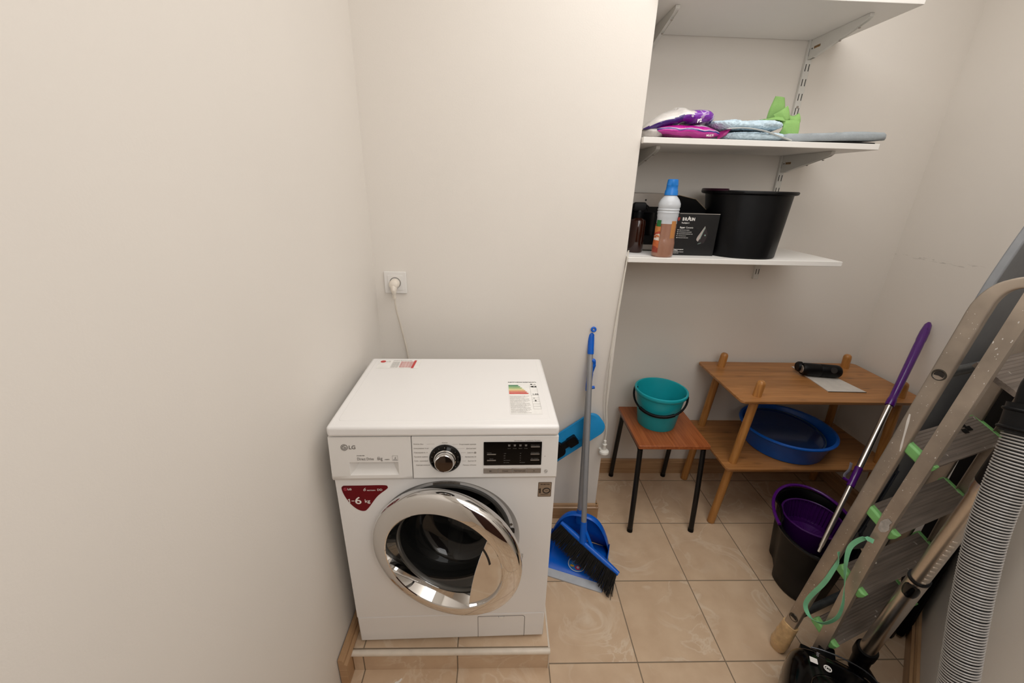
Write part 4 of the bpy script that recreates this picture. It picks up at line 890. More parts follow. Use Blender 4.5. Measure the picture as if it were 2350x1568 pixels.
# ------------------------------------------------------------------ stool with the teal bucket
t = thing('stool', 'small square stool with a reddish wood seat and black tube legs under the teal bucket', 'stool', (0.597, 0.768, 0))
ST = 0.438
b = MB(); b.rings([[(x, y, z) for x, y in rrect(-0.160, -0.170, 0.160, 0.168, 0.006)] for z in (ST - 0.018, ST)]); b.build('seat', STOOLW, t, bevel=0.002)
BLKT = mat('black_tube', '#0b0b0c', 0.35)
for sx in (-1, 1):
    for sy in (-1, 1):
        xf = (-0.1585 if sx < 0 else 0.1285) if sy < 0 else (-0.148 if sx < 0 else 0.142); xt = sx * 0.143
        yf = -0.214 if sy < 0 else 0.172; yt = -0.150 if sy < 0 else 0.140
        b = MB(); pth = spline([(xf, yf, 0.004), (xf * .6 + xt * .4, yf * .6 + yt * .4, 0.17), (xt, yt - 0.002 * sy, 0.378), (xt, yt - 0.008 * sy, 0.402), (xt, yt - 0.030 * sy, 0.4085), (xt, 0, 0.4085)], 6)
        b.tube(pth, 0.0115, 16); lg = b.build('leg', BLKT, t)
        b = MB(); b.cyl((xf, yf, 0), V((xf, yf, 0)).lerp(V((xt, yt, 0.37)), 0.04), 0.0128, 0.0125, 18); b.build('foot_cap', BLACKP, lg)
b = MB(); b.tube([(-0.143, 0.10, 0.4085), (0.143, 0.10, 0.4085)], 0.010, 14); b.build('cross_tube', BLKT, t)
t = thing('bucket', 'teal plastic bucket with a black carrying handle standing on the stool', 'bucket', (0.578, 0.790, ST))
b = MB(); b.lathe([(0, 0.002), (0.078, 0.002), (0.084, 0), (0.086, 0.004), (0.1085, 0.163), (0.1125, 0.160), (0.1175, 0.166), (0.1200, 0.174), (0.1185, 0.181), (0.1145, 0.183), (0.1105, 0.181), (0.1075, 0.172), (0.0835, 0.006), (0, 0.005)], seg=72); b.build('body', TEAL, t)
hz = 0.158
for sx in (-1, 1):
    b = MB(); a = R(-26) + (0 if sx > 0 else math.pi); b.lathe([(0, 0.104), (0.011, 0.104), (0.011, 0.119), (0.008, 0.122), (0, 0.122)], Mx.Translation((0, 0, hz)) @ Mx.Rotation(a, 4, 'Z') @ Mx.Rotation(math.pi / 2, 4, 'Y'), 16); b.build('handle_pivot', BLACKP, t)
A_ = V((0.118 * math.cos(R(-26)), 0.118 * math.sin(R(-26)), hz)); pth = []
fw = V((-math.sin(R(26)), -math.cos(R(26)), 0))
for k in range(25):
    an = math.pi * k / 24
    pth.append(V((0, 0, hz)) + A_.xy.to_3d() * math.cos(an) * (1 + .06 * math.sin(an)) + (fw * 0.112 + V((0, 0, -0.064))) * math.sin(an))
b = MB(); b.tube(pth, 0.0042, 12, flat=(0.0042, 0.0048, (0, 0, 1))); hd_ = b.build('handle', BLACKP, t)
b = MB(); b.tube(pth[7:18], 0.0075, 14); b.build('grip', BLACKP, hd_)

# ------------------------------------------------------------------ bamboo shelf table
t = thing('shelf_table', 'low two-tier bamboo table with slanted round legs in the corner of the recess', 'table', (1.212, 0.757, 0))
for z, nm in ((0.672, 'table_top'), (0.334, 'lower_board')):
    b = MB(); hx = 0.400 if z > .5 else 0.388
    b.rings([[(x * k, y * k, zz) for x, y in rrect(-hx, -0.200, hx, 0.1985, 0.02, 6)] for zz, k in ((z, 0.985), (z + 0.005, 1.0), (z + 0.015, 1.0))]); b.build(nm, BAMBOO, t, bevel=0.0015)
for sx in (-1, 1):
    for sy in (-1, 1):
        p0 = V((sx * 0.364, -0.146 if sy < 0 else 0.160, 0)); p1 = V((sx * 0.304, -0.152 if sy < 0 else 0.144, 0.757))
        L_ = (p1 - p0).length; r_ = 0.0172
        b = MB(); b.lathe([(0, 0), (r_ - .003, 0), (r_, 0.004), (r_, L_ - .016), (r_ * .9, L_ - .007), (r_ * .62, L_ - .0015), (0, L_)], frameZ(p0, p1), 28); b.build('leg', BAMLEG, t)
TT = 0.687
t = thing('cardboard_sheet', 'pale cardboard sheet lying on the bamboo table top', 'card', (1.315, 0.765, TT))
b = MB(); b.prism([(-0.061, 0.138), (0.052, 0.128), (0.090, -0.124), (-0.075, -0.120)], 0.0002, 0.0036); b.build('face', PAPER, t, bevel=0.0004)
b = MB(); b.beam((-0.0755, -0.1205, 0.0016), (0.0905, -0.1245, 0.0016), 0.0008, 0.0028); b.build('dark_edge', mat('card_dark_edge', '#3a3834', 0.8), t)  # dark strip along the front edge of the sheet
t = thing('hand_nozzle', 'black cylindrical plastic fitting with a grey end lying on the cardboard sheet', 'fitting', (1.298, 0.796, TT + 0.0036 + 0.030))
AX = V((0.985, -0.175, 0)).normalized(); M_ = frameZ(-AX * 0.090, AX * 0.09)
b = MB(); b.lathe([(0, 0.020), (0.026, 0.020), (0.029, 0.026), (0.030, 0.045), (0.030, 0.092), (0.0292, 0.094), (0.030, 0.096), (0.030, 0.162), (0.028, 0.174), (0.022, 0.182), (0, 0.184)], M_, 40); b.build('body', BLACKP, t)
b = MB(); b.lathe([(0, 0.0165), (0.0165, 0.0165), (0.0185, 0.0185), (0.0185, 0.0205), (0, 0.0205)], M_, 30); b.build('end_cap', SILVER, t)
b = MB(); b.lathe([(0, 0.0), (0.020, 0.0), (0.024, 0.006), (0.024, 0.018), (0.020, 0.022), (0, 0.022)], Mx.Translation((0.012, 0.020, 0.002)) @ M_, 26); b.build('knob', BLACKP, t)
b = MB(); b.lathe([(0, 0), (0.014, 0), (0.014, 0.001), (0, 0.001)], axes(AX * 0.055 + V((-.01, -0.0255, 0.0155)), AX, (0, .5, 1)), 24); b.build('dimple', DARKGAP, t)

# ------------------------------------------------------------------ blue basin on the lower board
BZ = 0.349
t = thing('basin', 'round blue plastic basin on the lower board of the bamboo table', 'basin', (1.192, 0.748, BZ))
b = MB(); b.lathe([(0, 0.002), (0.150, 0.002), (0.158, 0), (0.164, 0.004), (0.187, 0.092), (0.189, 0.094), (0.199, 0.097), (0.2025, 0.101), (0.202, 0.106), (0.197, 0.109), (0.189, 0.107), (0.184, 0.098), (0.160, 0.010), (0.150, 0.006), (0, 0.006)], seg=96); b.build('body', BLUE, t)
t = thing('tray', 'round smoky translucent plastic tray lying inside the blue basin', 'tray', (1.180, 0.744, BZ + 0.084))
M_ = Mx.Rotation(R(4), 4, 'X') @ Mx.Rotation(R(2), 4, 'Y')
b = MB(); b.lathe([(0, 0.0), (0.158, 0.0), (0.162, 0.004), (0.166, 0.004)], M_, 80); b.build('disc', pane_mat('smoky_plastic', '#3a68a8', 0.25, 0.12), t)
b = MB(); b.torus(0.166, 0.0028, M_ @ Mx.Translation((0, 0, 0.004)), 80, 8); b.build('rim', mat('smoky_rim', '#2b4660', 0.25), t)

# ------------------------------------------------------------------ mop bucket with spin basket, and the mop
t = thing('mop_bucket', 'black oval mop bucket with a purple spin basket on the floor before the bamboo table', 'bucket', (1.078, 0.338, 0), R(62))
mop_bucket(t, 0.275, 0.195, 0.132, 0.160, 0.104, (0, 0), 0.20)
def spin(r0, r1, z0, z1, n=44):
    b = MB()
    for k in range(n):
        a = 2 * math.pi * k / n; c, s_ = math.cos(a), math.sin(a)
        b.beam((r0 * c, r0 * s_, z0), (r1 * c, r1 * s_, z1), 0.0065, 0.003, up=(-s_, c, 0))
    return b
MBk = Mx.Translation((0.045, -0.005, 0))
b = MB(); 
for z_, rr_ in ((0.255, 0.106), (0.165, 0.092)): b.torus(rr_, 0.0035, MBk @ Mx.Translation((0, 0, z_)), 64, 8)
b.lathe([(0.020, 0.150), (0.086, 0.150), (0.091, 0.158), (0.094, 0.172), (0.091, 0.172), (0.086, 0.155), (0.020, 0.154)], MBk, 64)
bk_ = b.build('spin_basket', PURPLED, t)
b = MB(); b.lathe([(0.0945, 0.16), (0.1085, 0.256), (0.1105, 0.256), (0.0965, 0.16)], MBk, 64); b.build('wall', PURPLED, bk_)
b = spin(0.092, 0.1055, 0.166, 0.254); bmesh.ops.transform(b.bm, matrix=MBk, verts=b.bm.verts); rb = b.build('ribs', PURPLED, bk_, smooth=0, weld=False); rb['kind'] = 'stuff'
b = MB()
for k in range(36):
    a = 2 * math.pi * k / 36; c, s_ = math.cos(a), math.sin(a); b.beam(MBk @ V((0.022 * c, 0.022 * s_, 0.1545)), MBk @ V((0.085 * c, 0.085 * s_, 0.1545)), 0.003, 0.003)
o = b.build('floor_ribs', PURPLED, bk_, smooth=0, weld=False); o['kind'] = 'stuff'
b = MB(); b.lathe([(0.022, 0.150), (0.022, 0.164), (0.017, 0.168), (0.011, 0.168), (0.009, 0.178), (0, 0.179)], MBk, 28); b.build('hub', PURPLED, bk_)
b = MB(); b.tube([(0.205 * math.cos(R(a)), 0.143 * math.sin(R(a)) , 0.277 + 0.010 * max(0, math.sin(R(a + 60)))) for a in range(-88, 118, 6)], 0.0065, 12); b.build('handle', PURPLE, t)
P0, P1 = V((0.990, 0.199, 0.268)), V((1.618, 0.695, 0.992))
MD = (P1 - P0).normalized(); ML = (P1 - P0).length
t = thing('mop_pole', 'purple and steel telescopic mop pole leaning from the mop bucket to the right wall', 'mop pole', P0)
MF = frameZ((0, 0, 0), P1 - P0)
q1, q2, q3 = 0.262 * ML, 0.335 * ML, 0.612 * ML
b = MB(); b.lathe([(0, 0), (0.0055, 0), (0.0065, 0.004), (0.0065, 0.02), (0.0085, 0.024), (0.0085, q1), (0, q1)], MF, 24); b.build('lower_tube', BRUSHED, t)
b = MB(); b.lathe([(0, q1 - .004), (0.0125, q1 - .004), (0.0130, q1 + .012), (0.0120, q1 + .016), (0.0125, q2 - .006), (0.0135, q2 - .004), (0.0125, q2), (0, q2)], MF, 24); cl = b.build('clamp', PURPLE, t)
left = V((-0.75, 0.5, 0.25)).normalized()
b = MB(); b.tube(spline([MF @ V((0, 0, q1 + .018)) + left * 0.028, MF @ V((0, 0, q1 + .03)) + left * 0.030, MF @ V((0, 0, q1 + .055)) + left * 0.024, MF @ V((0, 0, q2 + .004)) + left * 0.028]), 0.003, 10, flat=(0.0022, 0.006, (0, -1, .3))); b.build('lever', mat('lever_grey', '#8b8793', 0.3, .3), cl)
b = MB(); b.tube([MF @ V((0, 0, q1 + .012)) + left * 0.008, MF @ V((0, 0, q1 + .014)) + left * 0.030], 0.0055, 12); b.build('lever_pivot', PURPLE, cl)
b = MB(); b.lathe([(0, q2), (0.0108, q2), (0.0108, q3), (0, q3)], MF, 28); b.build('upper_tube', BRUSHED, t)
b = MB(); b.lathe([(0, q3 - .008), (0.0145, q3 - .008), (0.0155, q3), (0.0150, q3 + .020), (0.0130, q3 + .030), (0.0135, q3 + .06), (0.0148, ML * .80), (0.0155, ML * .88), (0.0150, ML * .90), (0.0165, ML * .915), (0.0160, ML * .95), (0.0125, ML * .985), (0.006, ML * .998), (0, ML)], MF, 30); gr = b.build('grip', PURPLE, t)
b = MB(); b.lathe([(0, 0), (0.006, 0), (0.006, .0012), (0, .0012)], axes(MF @ V((0, 0, ML * .965)) + V((-.006, -.011, .004)), MD, (0.6, .4, -.6)) , 18); b.build('hanging_hole', DARKGAP, gr)

# ------------------------------------------------------------------ dustpan and broom
LD = V((-0.9375, 0.348, 0)); BD = V((0.348, 0.9375, 0))
RCn = V((0.2375, 0.250, 0)); LW = 0.250; DPT = 0.215
t = thing('dustpan', 'blue long-handled dustpan standing on the tiles next to the washing machine', 'dustpan', RCn + LD * LW / 2)
O_ = LD * 0 + V((0, 0, 0))
def dp(u, v_, z): return V((0, 0, z)) + LD * (u - 0.5) * LW + BD * v_     # u: 0 right .. 1 left, v: depth
n = 22
b = MB()
prof = []
for k in range(n + 1):
    u = k / n; s_ = 2 * u - 1
    wz = (1 - abs(s_) ** 4.0); prof.append((u, wz))
def arcrow(v_, hh, zb, widen=0.0):
    row = []
    for u, wz in prof:
        uu = 0.5 + (u - 0.5) * (1 + widen); row.append(dp(uu, v_, zb + hh * wz))
    return row
# floor plate with low side walls, rising into a rounded hood at the back
floor_ = [[dp(u_, v_, 0.003 + z_) for u_ in [k / 10 for k in range(11)]] for v_, z_ in ((0.0, 0.0), (0.07, 0.004), (0.15, 0.006), (DPT, 0.008))]
b.rings(floor_, False)
b.rings([[dp(u_, DPT + 0.01 * math.sin(math.pi * u_), 0.011 + (0.128 * (1 - abs(2 * u_ - 1) ** 3.2) + 0.018) * f_) for u_ in [k / 20 for k in range(21)]] for f_ in (0, .5, 1)], False)
for u_ in (0, 1):
    b.rings([[dp(u_, v_, 0.003), dp(u_, v_, 0.011 + h_)] for v_, h_ in ((0.0, 0.002), (0.05, 0.010), (0.12, 0.016), (DPT, 0.018))], False)
hood = []
for v_, k_ in ((DPT, 1.0), (DPT - .05, .97), (DPT - .09, 0.80)):
    hood.append([dp(u_, v_ + 0.01 * math.sin(math.pi * u_) * (v_ > .2), 0.011 + (0.128 * (1 - abs(2 * u_ - 1) ** 3.2) + 0.018) * k_) for u_ in [k / 20 for k in range(21)]])
hood2 = [hood[0], [p + BD * -0.035 + V((0, 0, 0.006)) for p in hood[0]]]
b.rings(hood2, False)
for u_ in (0, 1):
    b.rings([[dp(u_, v_, 0.012), dp(u_ + (0.012 if u_ else -0.012), v_, 0.012 + h_)] for v_, h_ in ((0.02, 0.010), (0.09, 0.024), (0.15, 0.034), (DPT, 0.022))], False)
b.build('pan', BLUEB, t, smooth=50, solid=0.0028)
b = MB(); b.rings([[dp(u_, -0.004, 0.0008), dp(u_, -0.004, 0.0055), dp(u_, 0.030, 0.0085), dp(u_, 0.030, 0.006)] for u_ in (0.005, 0.995)]); b.build('rubber_lip', mat('lip_grey', '#b9bdc3', 0.4), t)
c0 = dp(0.46, 0.085, 0.0105); SM = axes(c0 + V((0, 0, 0.0006)), -LD, BD)
b = MB(); b.lathe([(0, 0), (0.037, 0), (0.037, .0006), (0, .0006)], SM, 44); stk = b.build('round_sticker', mat('sticker_white', '#d7dfe8', 0.3), t)
b = MB(); b.lathe([(0, 0.0007), (0.034, 0.0007), (0.034, .001), (0, .001)], SM, 44); b.build('sticker_face', mat('sticker_blue', '#2c78c4', 0.3), stk)
b = MB(); b.prism([(-0.025, -0.010), (-0.010, -0.010), (-0.010, -0.019), (-0.025, -0.019)], .001, .0014, SM); b.build('sticker_tab', mat('sticker_yellow', '#e0b02f', 0.3), stk)
b = MB(); b.lathe([(0, 0.001), (0.011, 0.001), (0.011, .0014), (0, .0014)], SM @ Mx.Translation((0.006, -0.017, 0)), 26); b.prism(arc2(0, 0, .029, 60, 120, 8), .001, .0014, SM); b.build('sticker_emblem', mat('sticker_red', '#c4304c', 0.3), stk)
b = MB(); b.lathe([(0, 0.0014), (0.006, 0.0014), (0.006, .0018), (0, .0018)], SM @ Mx.Translation((0.007, -0.016, 0)), 20)
for i, tx in enumerate(('Dustpan set', 'with rubber', 'lip')): b.text(tx, 0.0075, SM @ Mx.Translation((-0.022, 0.012 - i * .008, 0.0012)), sx=.8)
b.build('sticker_lettering', mat('sticker_pale', '#cfe0f0', 0.3), stk)
base_w = V(t.location)
pb = V((0.182, 0.497, 0.125)) - base_w; pt = V((0.194, 0.622, 0.742)) - base_w
b = MB(); b.tube([pb - (pt - pb) * .02, pb.lerp(pt, 0.985)], 0.0108, 20); b.build('pole', POLEG, t)
b = MB(); b.lathe([(0, -0.012), (0.016, -0.012), (0.0185, 0.004), (0.0145, 0.03), (0.0115, 0.05), (0, 0.05)], frameZ(pb, pt), 24); b.build('socket', BLUEB, t)
b = MB(); 
b.tube(spline([pb.lerp(pt, .93), pb.lerp(pt, .98), pt + V((0.002, 0, 0.035)), pt + V((0.010, -0.002, 0.075)), pt + V((0.006, -0.004, 0.092)), pt + V((-0.003, -0.004, 0.086))]), [0.0128] * 8 + [0.0122] * 8 + [0.011] * 8 + [0.009] * 8 + [0.0075] * 9, 16)
b.tube([pb.lerp(pt, .955) + V((-.002, -.008, 0)), pb.lerp(pt, .955) + V((0.022, -.010, 0.004))], 0.0065, 12); b.build('grip', BLUEB, t)
# broom
Ha, Hb = V((0.098, 0.462, 0.142)), V((0.299, 0.268, 0.078))
t = thing('broom', 'blue broom with dark bristles and grey pole parked in the dustpan', 'broom', (0.195, 0.372, 0.0))
bw_ = V(t.location)
ha, hb = Ha - bw_, Hb - bw_; ax_ = (hb - ha).normalized(); dn = V((-0.46, -0.26, -0.70)).normalized(); dn = (dn - ax_ * dn.dot(ax_)).normalized(); sd = ax_.cross(dn)
b = MB(); L_ = (hb - ha).length
rr = []
for k in range(13):
    u = k / 12; w_ = 0.0135 * (1 - 0.35 * abs(2 * u - 1) ** 3); h_ = 0.0125 * (1 - 0.3 * abs(2 * u - 1) ** 4); p = ha.lerp(hb, u)
    rr.append([p + sd * w_ * math.cos(2 * math.pi * j / 14) - dn * h_ * math.sin(2 * math.pi * j / 14) for j in range(14)])
b.rings(rr); hdm = b.build('head', BLUEB, t)
mid = ha.lerp(hb, 0.40); ptop = V((0.190, 0.632, 0.868)) - bw_
b = MB(); b.tube([mid, mid.lerp(ptop, 0.045), mid.lerp(ptop, 0.11)], [0.017, 0.0145, 0.0125], 18)
b.beam(ha.lerp(hb, .56) - dn * .004, mid.lerp(ptop, 0.085), 0.012, 0.008); b.build('neck', BLUEB, hdm)
b = MB(); b.tube([mid.lerp(ptop, 0.06), ptop], 0.0108, 20); b.build('pole', POLEG, t)
b = MB(); b.lathe([(0, 0), (0.0125, 0), (0.0130, 0.004), (0.0125, 0.07), (0.0130, 0.078), (0.0105, 0.088), (0, 0.092)], frameZ(ptop - (ptop - mid).normalized() * .012, ptop + (ptop - mid).normalized()), 22); gr = b.build('grip', BLUEB, t)
b = MB(); b.torus(0.0075, 0.0042, axes(ptop + V((0.003, 0, 0.092)), (1, 0, 0), (0, .2, 1)), 22, 10); b.build('hanging_eye', BLUEB, gr)
random.seed(4)
b = MB()
for k in range(84):
    for j in range(5):
        u = 0.02 + 0.96 * (k + random.uniform(-.3, .3)) / 83; o_ = (j - 2) * 0.0048
        p = ha.lerp(hb, u) + sd * o_ + dn * .004
        ln = 0.078 + random.uniform(-.006, .004); fl_ = (u - .5) * 0.03 + random.uniform(-.004, .004)
        if u > .8: fl_ += (u - .8) * .10 * random.random(); ln += (u - .8) * .06
        e = p + dn * ln + ax_ * fl_ + sd * (o_ * .8 + random.uniform(-.004, .004))
        e.z = max(e.z, 0.012 if u < .9 else 0.003)
        b.tube([p, p.lerp(e, .55) + ax_ * fl_ * -.06, e], [0.0013, 0.0013, 0.001], 4)
o = b.build('bristles', mat('dark_bristle', '#1d1c1a', 0.6, var=.3, scale=90), hdm, smooth=0, weld=False); o['kind'] = 'stuff'

# ------------------------------------------------------------------ flat mop behind the washing machine
t = thing('flat_mop', 'light blue flat mop with a dark joint leaning upside down behind the washing machine', 'mop', (0.09, 0.605, 0.0))
c0 = V((0.055, 0.604, 0.402)); ux = V((0.790, 0.030, 0.612)).normalized(); uy = V((-0.60, 0.22, 0.77)); PM = axes(c0, ux, uy)      # local Z faces the wall side
if PM.col[2].y > 0: pass
def fm(x, y, z): return PM @ V((x, y, z))
TW = V((0.09, 0.605, 0))
PL = Mx.Translation(-TW) @ PM
b = MB(); out = rrect(-0.235, -0.052, 0.262, 0.052, 0.040, 6)
b.rings([[PL @ V((x * k, y * k, z)) for x, y in out] for z, k in ((-0.007, 0.985), (-0.005, 1.0), (0.003, 1.0), (0.007, .97))]); b.build('plate', LBLUE, t, bevel=0.001)
SGN = -1 if PM.col[2].y > 0 else 1
b = MB(); b.prism([(-0.235, -0.003), (0.03, -0.003), (0.145, -0.0005), (0.145, 0.0005), (0.03, 0.003), (-0.235, .003)], 0, SGN * 0.004, PL @ Mx.Translation((0, -0.020, SGN * 0.007))); b.beam(PL @ V((0.0, -0.052, SGN * .0075)), PL @ V((0.0, -0.024, SGN * .0075)), 0.002, 0.001); b.build('plate_rib', mat('rib_blue', '#2277b0', 0.35), t)
b = MB(); b.rings([[PL @ V((x, y, SGN * z)) for x, y in rrect(-0.085, -0.036, 0.062, 0.030, 0.024)] for z in (0.006, 0.026)]); jb = b.build('joint', BLACKP, t, bevel=0.004)
b = MB(); b.prism(rrect(0.050, -0.014, 0.090, 0.012, 0.004), SGN * 0.008, SGN * 0.028, PL); b.prism(rrect(0.086, -0.022, 0.130, 0.016, 0.006), SGN * 0.008, SGN * 0.036, PL); b.build('clip', BLACKP, jb, bevel=0.002)
b = MB(); b.tube([PL @ V((-0.03, 0, SGN * .02)), PL @ V((-0.11, -0.012, SGN * .026))], [0.014, 0.0125], 16); b.build('knuckle', BLACKP, jb)
b = MB(); pA = PL @ V((-0.08, -0.008, SGN * .024)); pB = V((-0.52, 0.575, 0.097)) - TW; b.tube([pA, pB], 0.0105, 18); b.build('pole', LBLUE, t)
# ------------------------------------------------------------------ step ladder, folded and standing upright
LO = V((1.028, 0.0495, 0)); LA = math.atan2(0.3255, 0.9455)
t = thing('step_ladder', 'folded aluminium step ladder splashed with paint, standing upright near the right wall', 'ladder', LO, LA)
def hw(z): return 0.2125 - 0.0118 * (z - 0.234) / 0.223          # half width, tapering upwards
def yb(z): return -0.038 - 0.013 * (z - 0.25) - 0.062 * max(0.0, z - 0.62)                    # front stiles
def ya(z): return 0.0500 - 0.073 * (z - 0.20)                    # rear stiles
ZT = 1.345
def stile(sx, yf, z0, z1, w, d, name, mt=ALU):
    """channel profile: flat outer web with two flanges"""
    b = MB(); R_ = []
    for z in [z0 + (z1 - z0) * k / 6 for k in range(7)]:
        x = sx * hw(z); y = yf(z); i = -sx
        R_.append([(x, y - d / 2, z), (x, y + d / 2, z), (x + i * w, y + d / 2, z), (x + i * w, y + d / 2 - .0022, z), (x + i * .0025, y + d / 2 - .0022, z), (x + i * .0025, y - d / 2 + .0022, z), (x + i * w, y - d / 2 + .0022, z), (x + i * w, y - d / 2, z)])
    return_ = b.rings(R_).build(name, mt, t, bevel=0.0007)
    return return_
for sx in (-1, 1):
    stile(sx, yb, 0.012, ZT, 0.020, 0.0305, 'front_stile')
    b = MB(); x = sx * (hw(0.01) - 0.010); b.prism(rrect(x - .012, yb(0) - .018, x + .012, yb(0) + .018, .004), 0.0, 0.05); b.build('front_foot', BLACKP, t, bevel=.002)
# rear frame: each rear stile bends over at the top into a hoop that meets the front stile
for sx in (-1, 1):
    pth = spline([(0, ya(.055), .055), (0, ya(.6), .6), (0, ya(1.1), 1.1), (0, ya(1.21), 1.21), (0, ya(1.245), 1.245), (0, ya(1.245) - .005, 1.275), (0, ya(1.245) - .017, 1.301), (0, ya(1.245) - .037, 1.318), (0, ya(1.245) - .062, 1.326), (0, ya(1.245) - .10, 1.328)], 6)
    b = MB(); rr = []
    for k, p in enumerate(pth):
        tg = (pth[min(k + 1, len(pth) - 1)] - pth[max(k - 1, 0)]).normalized(); nr = tg.cross(V((1, 0, 0))).normalized()
        f_ = max(0, min(1, (k - 26) / 14)); wa = 0.0181 * (1 - f_) + 0.0120 * f_; x = sx * (hw(min(p.z, 1.30)) - .0098)
        rr.append([V((x, p.y, p.z)) + nr * wa * math.copysign(abs(math.cos(a_)) ** .35, math.cos(a_)) + V((1, 0, 0)) * .0101 * math.copysign(abs(math.sin(a_)) ** .35, math.sin(a_)) for a_ in [2 * math.pi * j / 28 for j in range(28)]])
    b.rings(rr).build('rear_stile', ALU, t)
TUBK = mat('dark_grey_tube', '#4c4f50', 0.4, 0.5, var=0.2, scale=60)
for z in (1.085, 0.172):
    y = ya(z); b = MB(); b.tube([(-hw(z) + .001, y, z), (hw(z) - .001, y, z)], 0.0118, 18); cb = b.build('cross_tube', TUBK, t)
    for sx in (-1, 1):
        b = MB(); b.lathe([(0.0075, -0.002), (0.0095, -0.0005), (0.0118, 0.0012), (0.0138, 0.0012), (0.0145, -0.0005), (0.0145, -0.002)], axes((sx * hw(z), y, z), (0, 1, 0), (0, 0, sx)), 30)
        b.build('rivet_ring', mat('rivet_steel', '#57544f', 0.25, 0.9), cb)
        b = MB(); b.lathe([(0, -0.001), (0.0098, -0.001), (0.0098, 0.0004), (0, 0.0004)], axes((sx * hw(z), y, z), (0, 1, 0), (0, 0, sx)), 24); b.build('tube_hole', DARKGAP, cb)
# treads with green end caps; the topmost one is the plain platform
for k in range(5):
    z = 0.234 + 0.223 * k; h = hw(z) - .001; E_ = V((0, -0.068, -0.033)) * (1 + .055 * k); up = V((0, -.436, .9)).normalized()
    en = E_.normalized(); un = V((1, 0, 0)).cross(en).normalized(); un = un if un.z > 0 else -un
    p0 = V((0, -.048 if k == 4 else 0, z)); h -= .02 if k == 4 else 0
    def q_(x, s_, n_): return p0 + V((x, 0, 0)) + E_ * s_ + un * n_
    b = MB(); xs = h - 0.016
    prof = [(0, 0)] + [(i / 22 + .5 / 22 * (i % 2), 0.0 if i % 2 else -0.0009) for i in range(1, 22)] + [(1, 0), (1.0, -0.024), (0.96, -0.024), (0.96, -0.004), (0.04, -0.004), (0.04, -0.024), (0, -0.024)]
    if k == 4: prof = [(s_, n_) for s_, n_ in prof if n_ > -.002] + [(1, -.012), (0, -.012)]; xs -= .01
    b.rings([[q_(x, s_, n_) for s_, n_ in prof] for x in (-xs, xs)]); tr = b.build('tread' if k < 4 else 'top_platform', ALUT, t, smooth=0)
    if k == 4: continue
    for sx in (-1, 1):
        b = MB(); pc_ = [(-.03, .0012), (1.03, .0012), (1.05, -.012), (1.0, -.0275), (0.0, -.0275), (-.05, -.012)]
        b.rings([[q_(sx * x, s_, n_) for s_, n_ in pc_] for x in (h - .019, h - .006)] + [[q_(sx * (h - .0015), .5 + (s_ - .5) * .82, n_ * .7 - .004) for s_, n_ in pc_]])
        b.build('end_cap', GREENC, tr, bevel=0.001)
# dried paint run on the rear stile, pale dabs elsewhere
PNT = mat('dried_white_paint', '#d9d5cf', 0.6)
b = MB(); zs = [0.968, 0.948, 0.924, 0.904, 0.880, 0.866]; rr = []
for i, z in enumerate(zs):
    w_ = [.0016, .0028, .0022, .0018, .0022, .0010][i]; y = ya(z) + [.009, .005, .000, -.004, -.009, -.012][i]; x = -hw(z) - .0008
    rr.append([(x, y - w_, z), (x, y + w_, z), (x + .0015, y + w_, z), (x + .0015, y - w_, z)])
b.rings(rr).build('paint_run', PNT, t)
b = MB(); z = 0.655; x = -hw(z) - .0006; y = yb(z) - .004
b.prism([(-.012, -.018), (-.004, -.024), (.004, -.018), (.010, -.004), (.006, .010), (.009, .020), (-.001, .024), (-.008, .016), (-.013, .004)], 0, .001, axes((x + .0002, y, z), (0, -1, 0), (0, 0, 1))); b.build('paint_dab', mat('grey_paint_dab', '#b1aca6', .6, var=.2, scale=80), t)
random.seed(11)
b = MB()
for k in range(190):
    z = random.uniform(.2, 1.3); rear = random.random() < .55 and z < 1.25
    y = (ya(z) if rear else yb(z)) + random.uniform(-.014, .014); r_ = random.choice((.0004, .0005, .0006, .0007, .0011))
    b.lathe([(0, .0002), (r_, .0002), (r_, 0)], axes((-hw(z) - .0001, y, z), (0, -1, 0), (0, 0, 1)) @ Mx.Diagonal((1, random.uniform(.6, 3.0), 1, 1)), 7)
o = b.build('paint_specks', PNT, t, smooth=0, weld=False); o['kind'] = 'stuff'
# tape-wrapped foot of the rear left stile
p0 = V((-hw(0) + .010, ya(0) + .002, 0.0)); p1 = V((-hw(.13) + .010, ya(.13), .132)); b = MB(); n_ = 15; rr = []
for k in range(n_):
    u = k / (n_ - 1); p = p0.lerp(p1, u); r_ = 0.030 * (0.72 + .28 * min(1, u * 5)) * (1 - .18 * u)
    rr.append([p + V((math.cos(a_) * r_ * .62, math.sin(a_) * r_ * (1 + .02 * math.sin(5 * a_)), 0)) + V((0, 0, .003 * math.sin(a_ * 2 + k * 1.3) * (0 < k < n_ - 1))) + 0.0016 * V(mnoise.noise_vector(V((a_ * 2, k * .7, 3)))) * (0 < k) for a_ in [2 * math.pi * j / 26 for j in range(26)]])
b.rings(rr).build('taped_foot', TAPE, t, smooth=70)
p0 = V((hw(0) - .010, ya(0) + .002, 0.0)); b = MB(); b.lathe([(0, 0), (0.018, 0), (0.019, .01), (0.018, .09), (0, .09)], Mx.Translation(p0), 20); b.build('taped_foot', TAPE, t)
# four black tape marks on a tread
b = MB(); z = 0.234 + 0.223 * 3; E_ = V((0, -0.068, -0.033)); en = E_.normalized()
TMk = axes(V((0.068, 0, z)) + E_ * .3 + V((0, -.0005, .0012)), (1, 0, 0), -en)
for x, y in ((-.020, .006), (.004, .008), (-.010, -.010), (.014, -.006)): b.prism([(x - .010, y - .006), (x + .009, y - .007), (x + .011, y + .006), (x - .009, y + .007)], 0, .0006, TMk)
b.build('tape_marks', BLACKM, t)

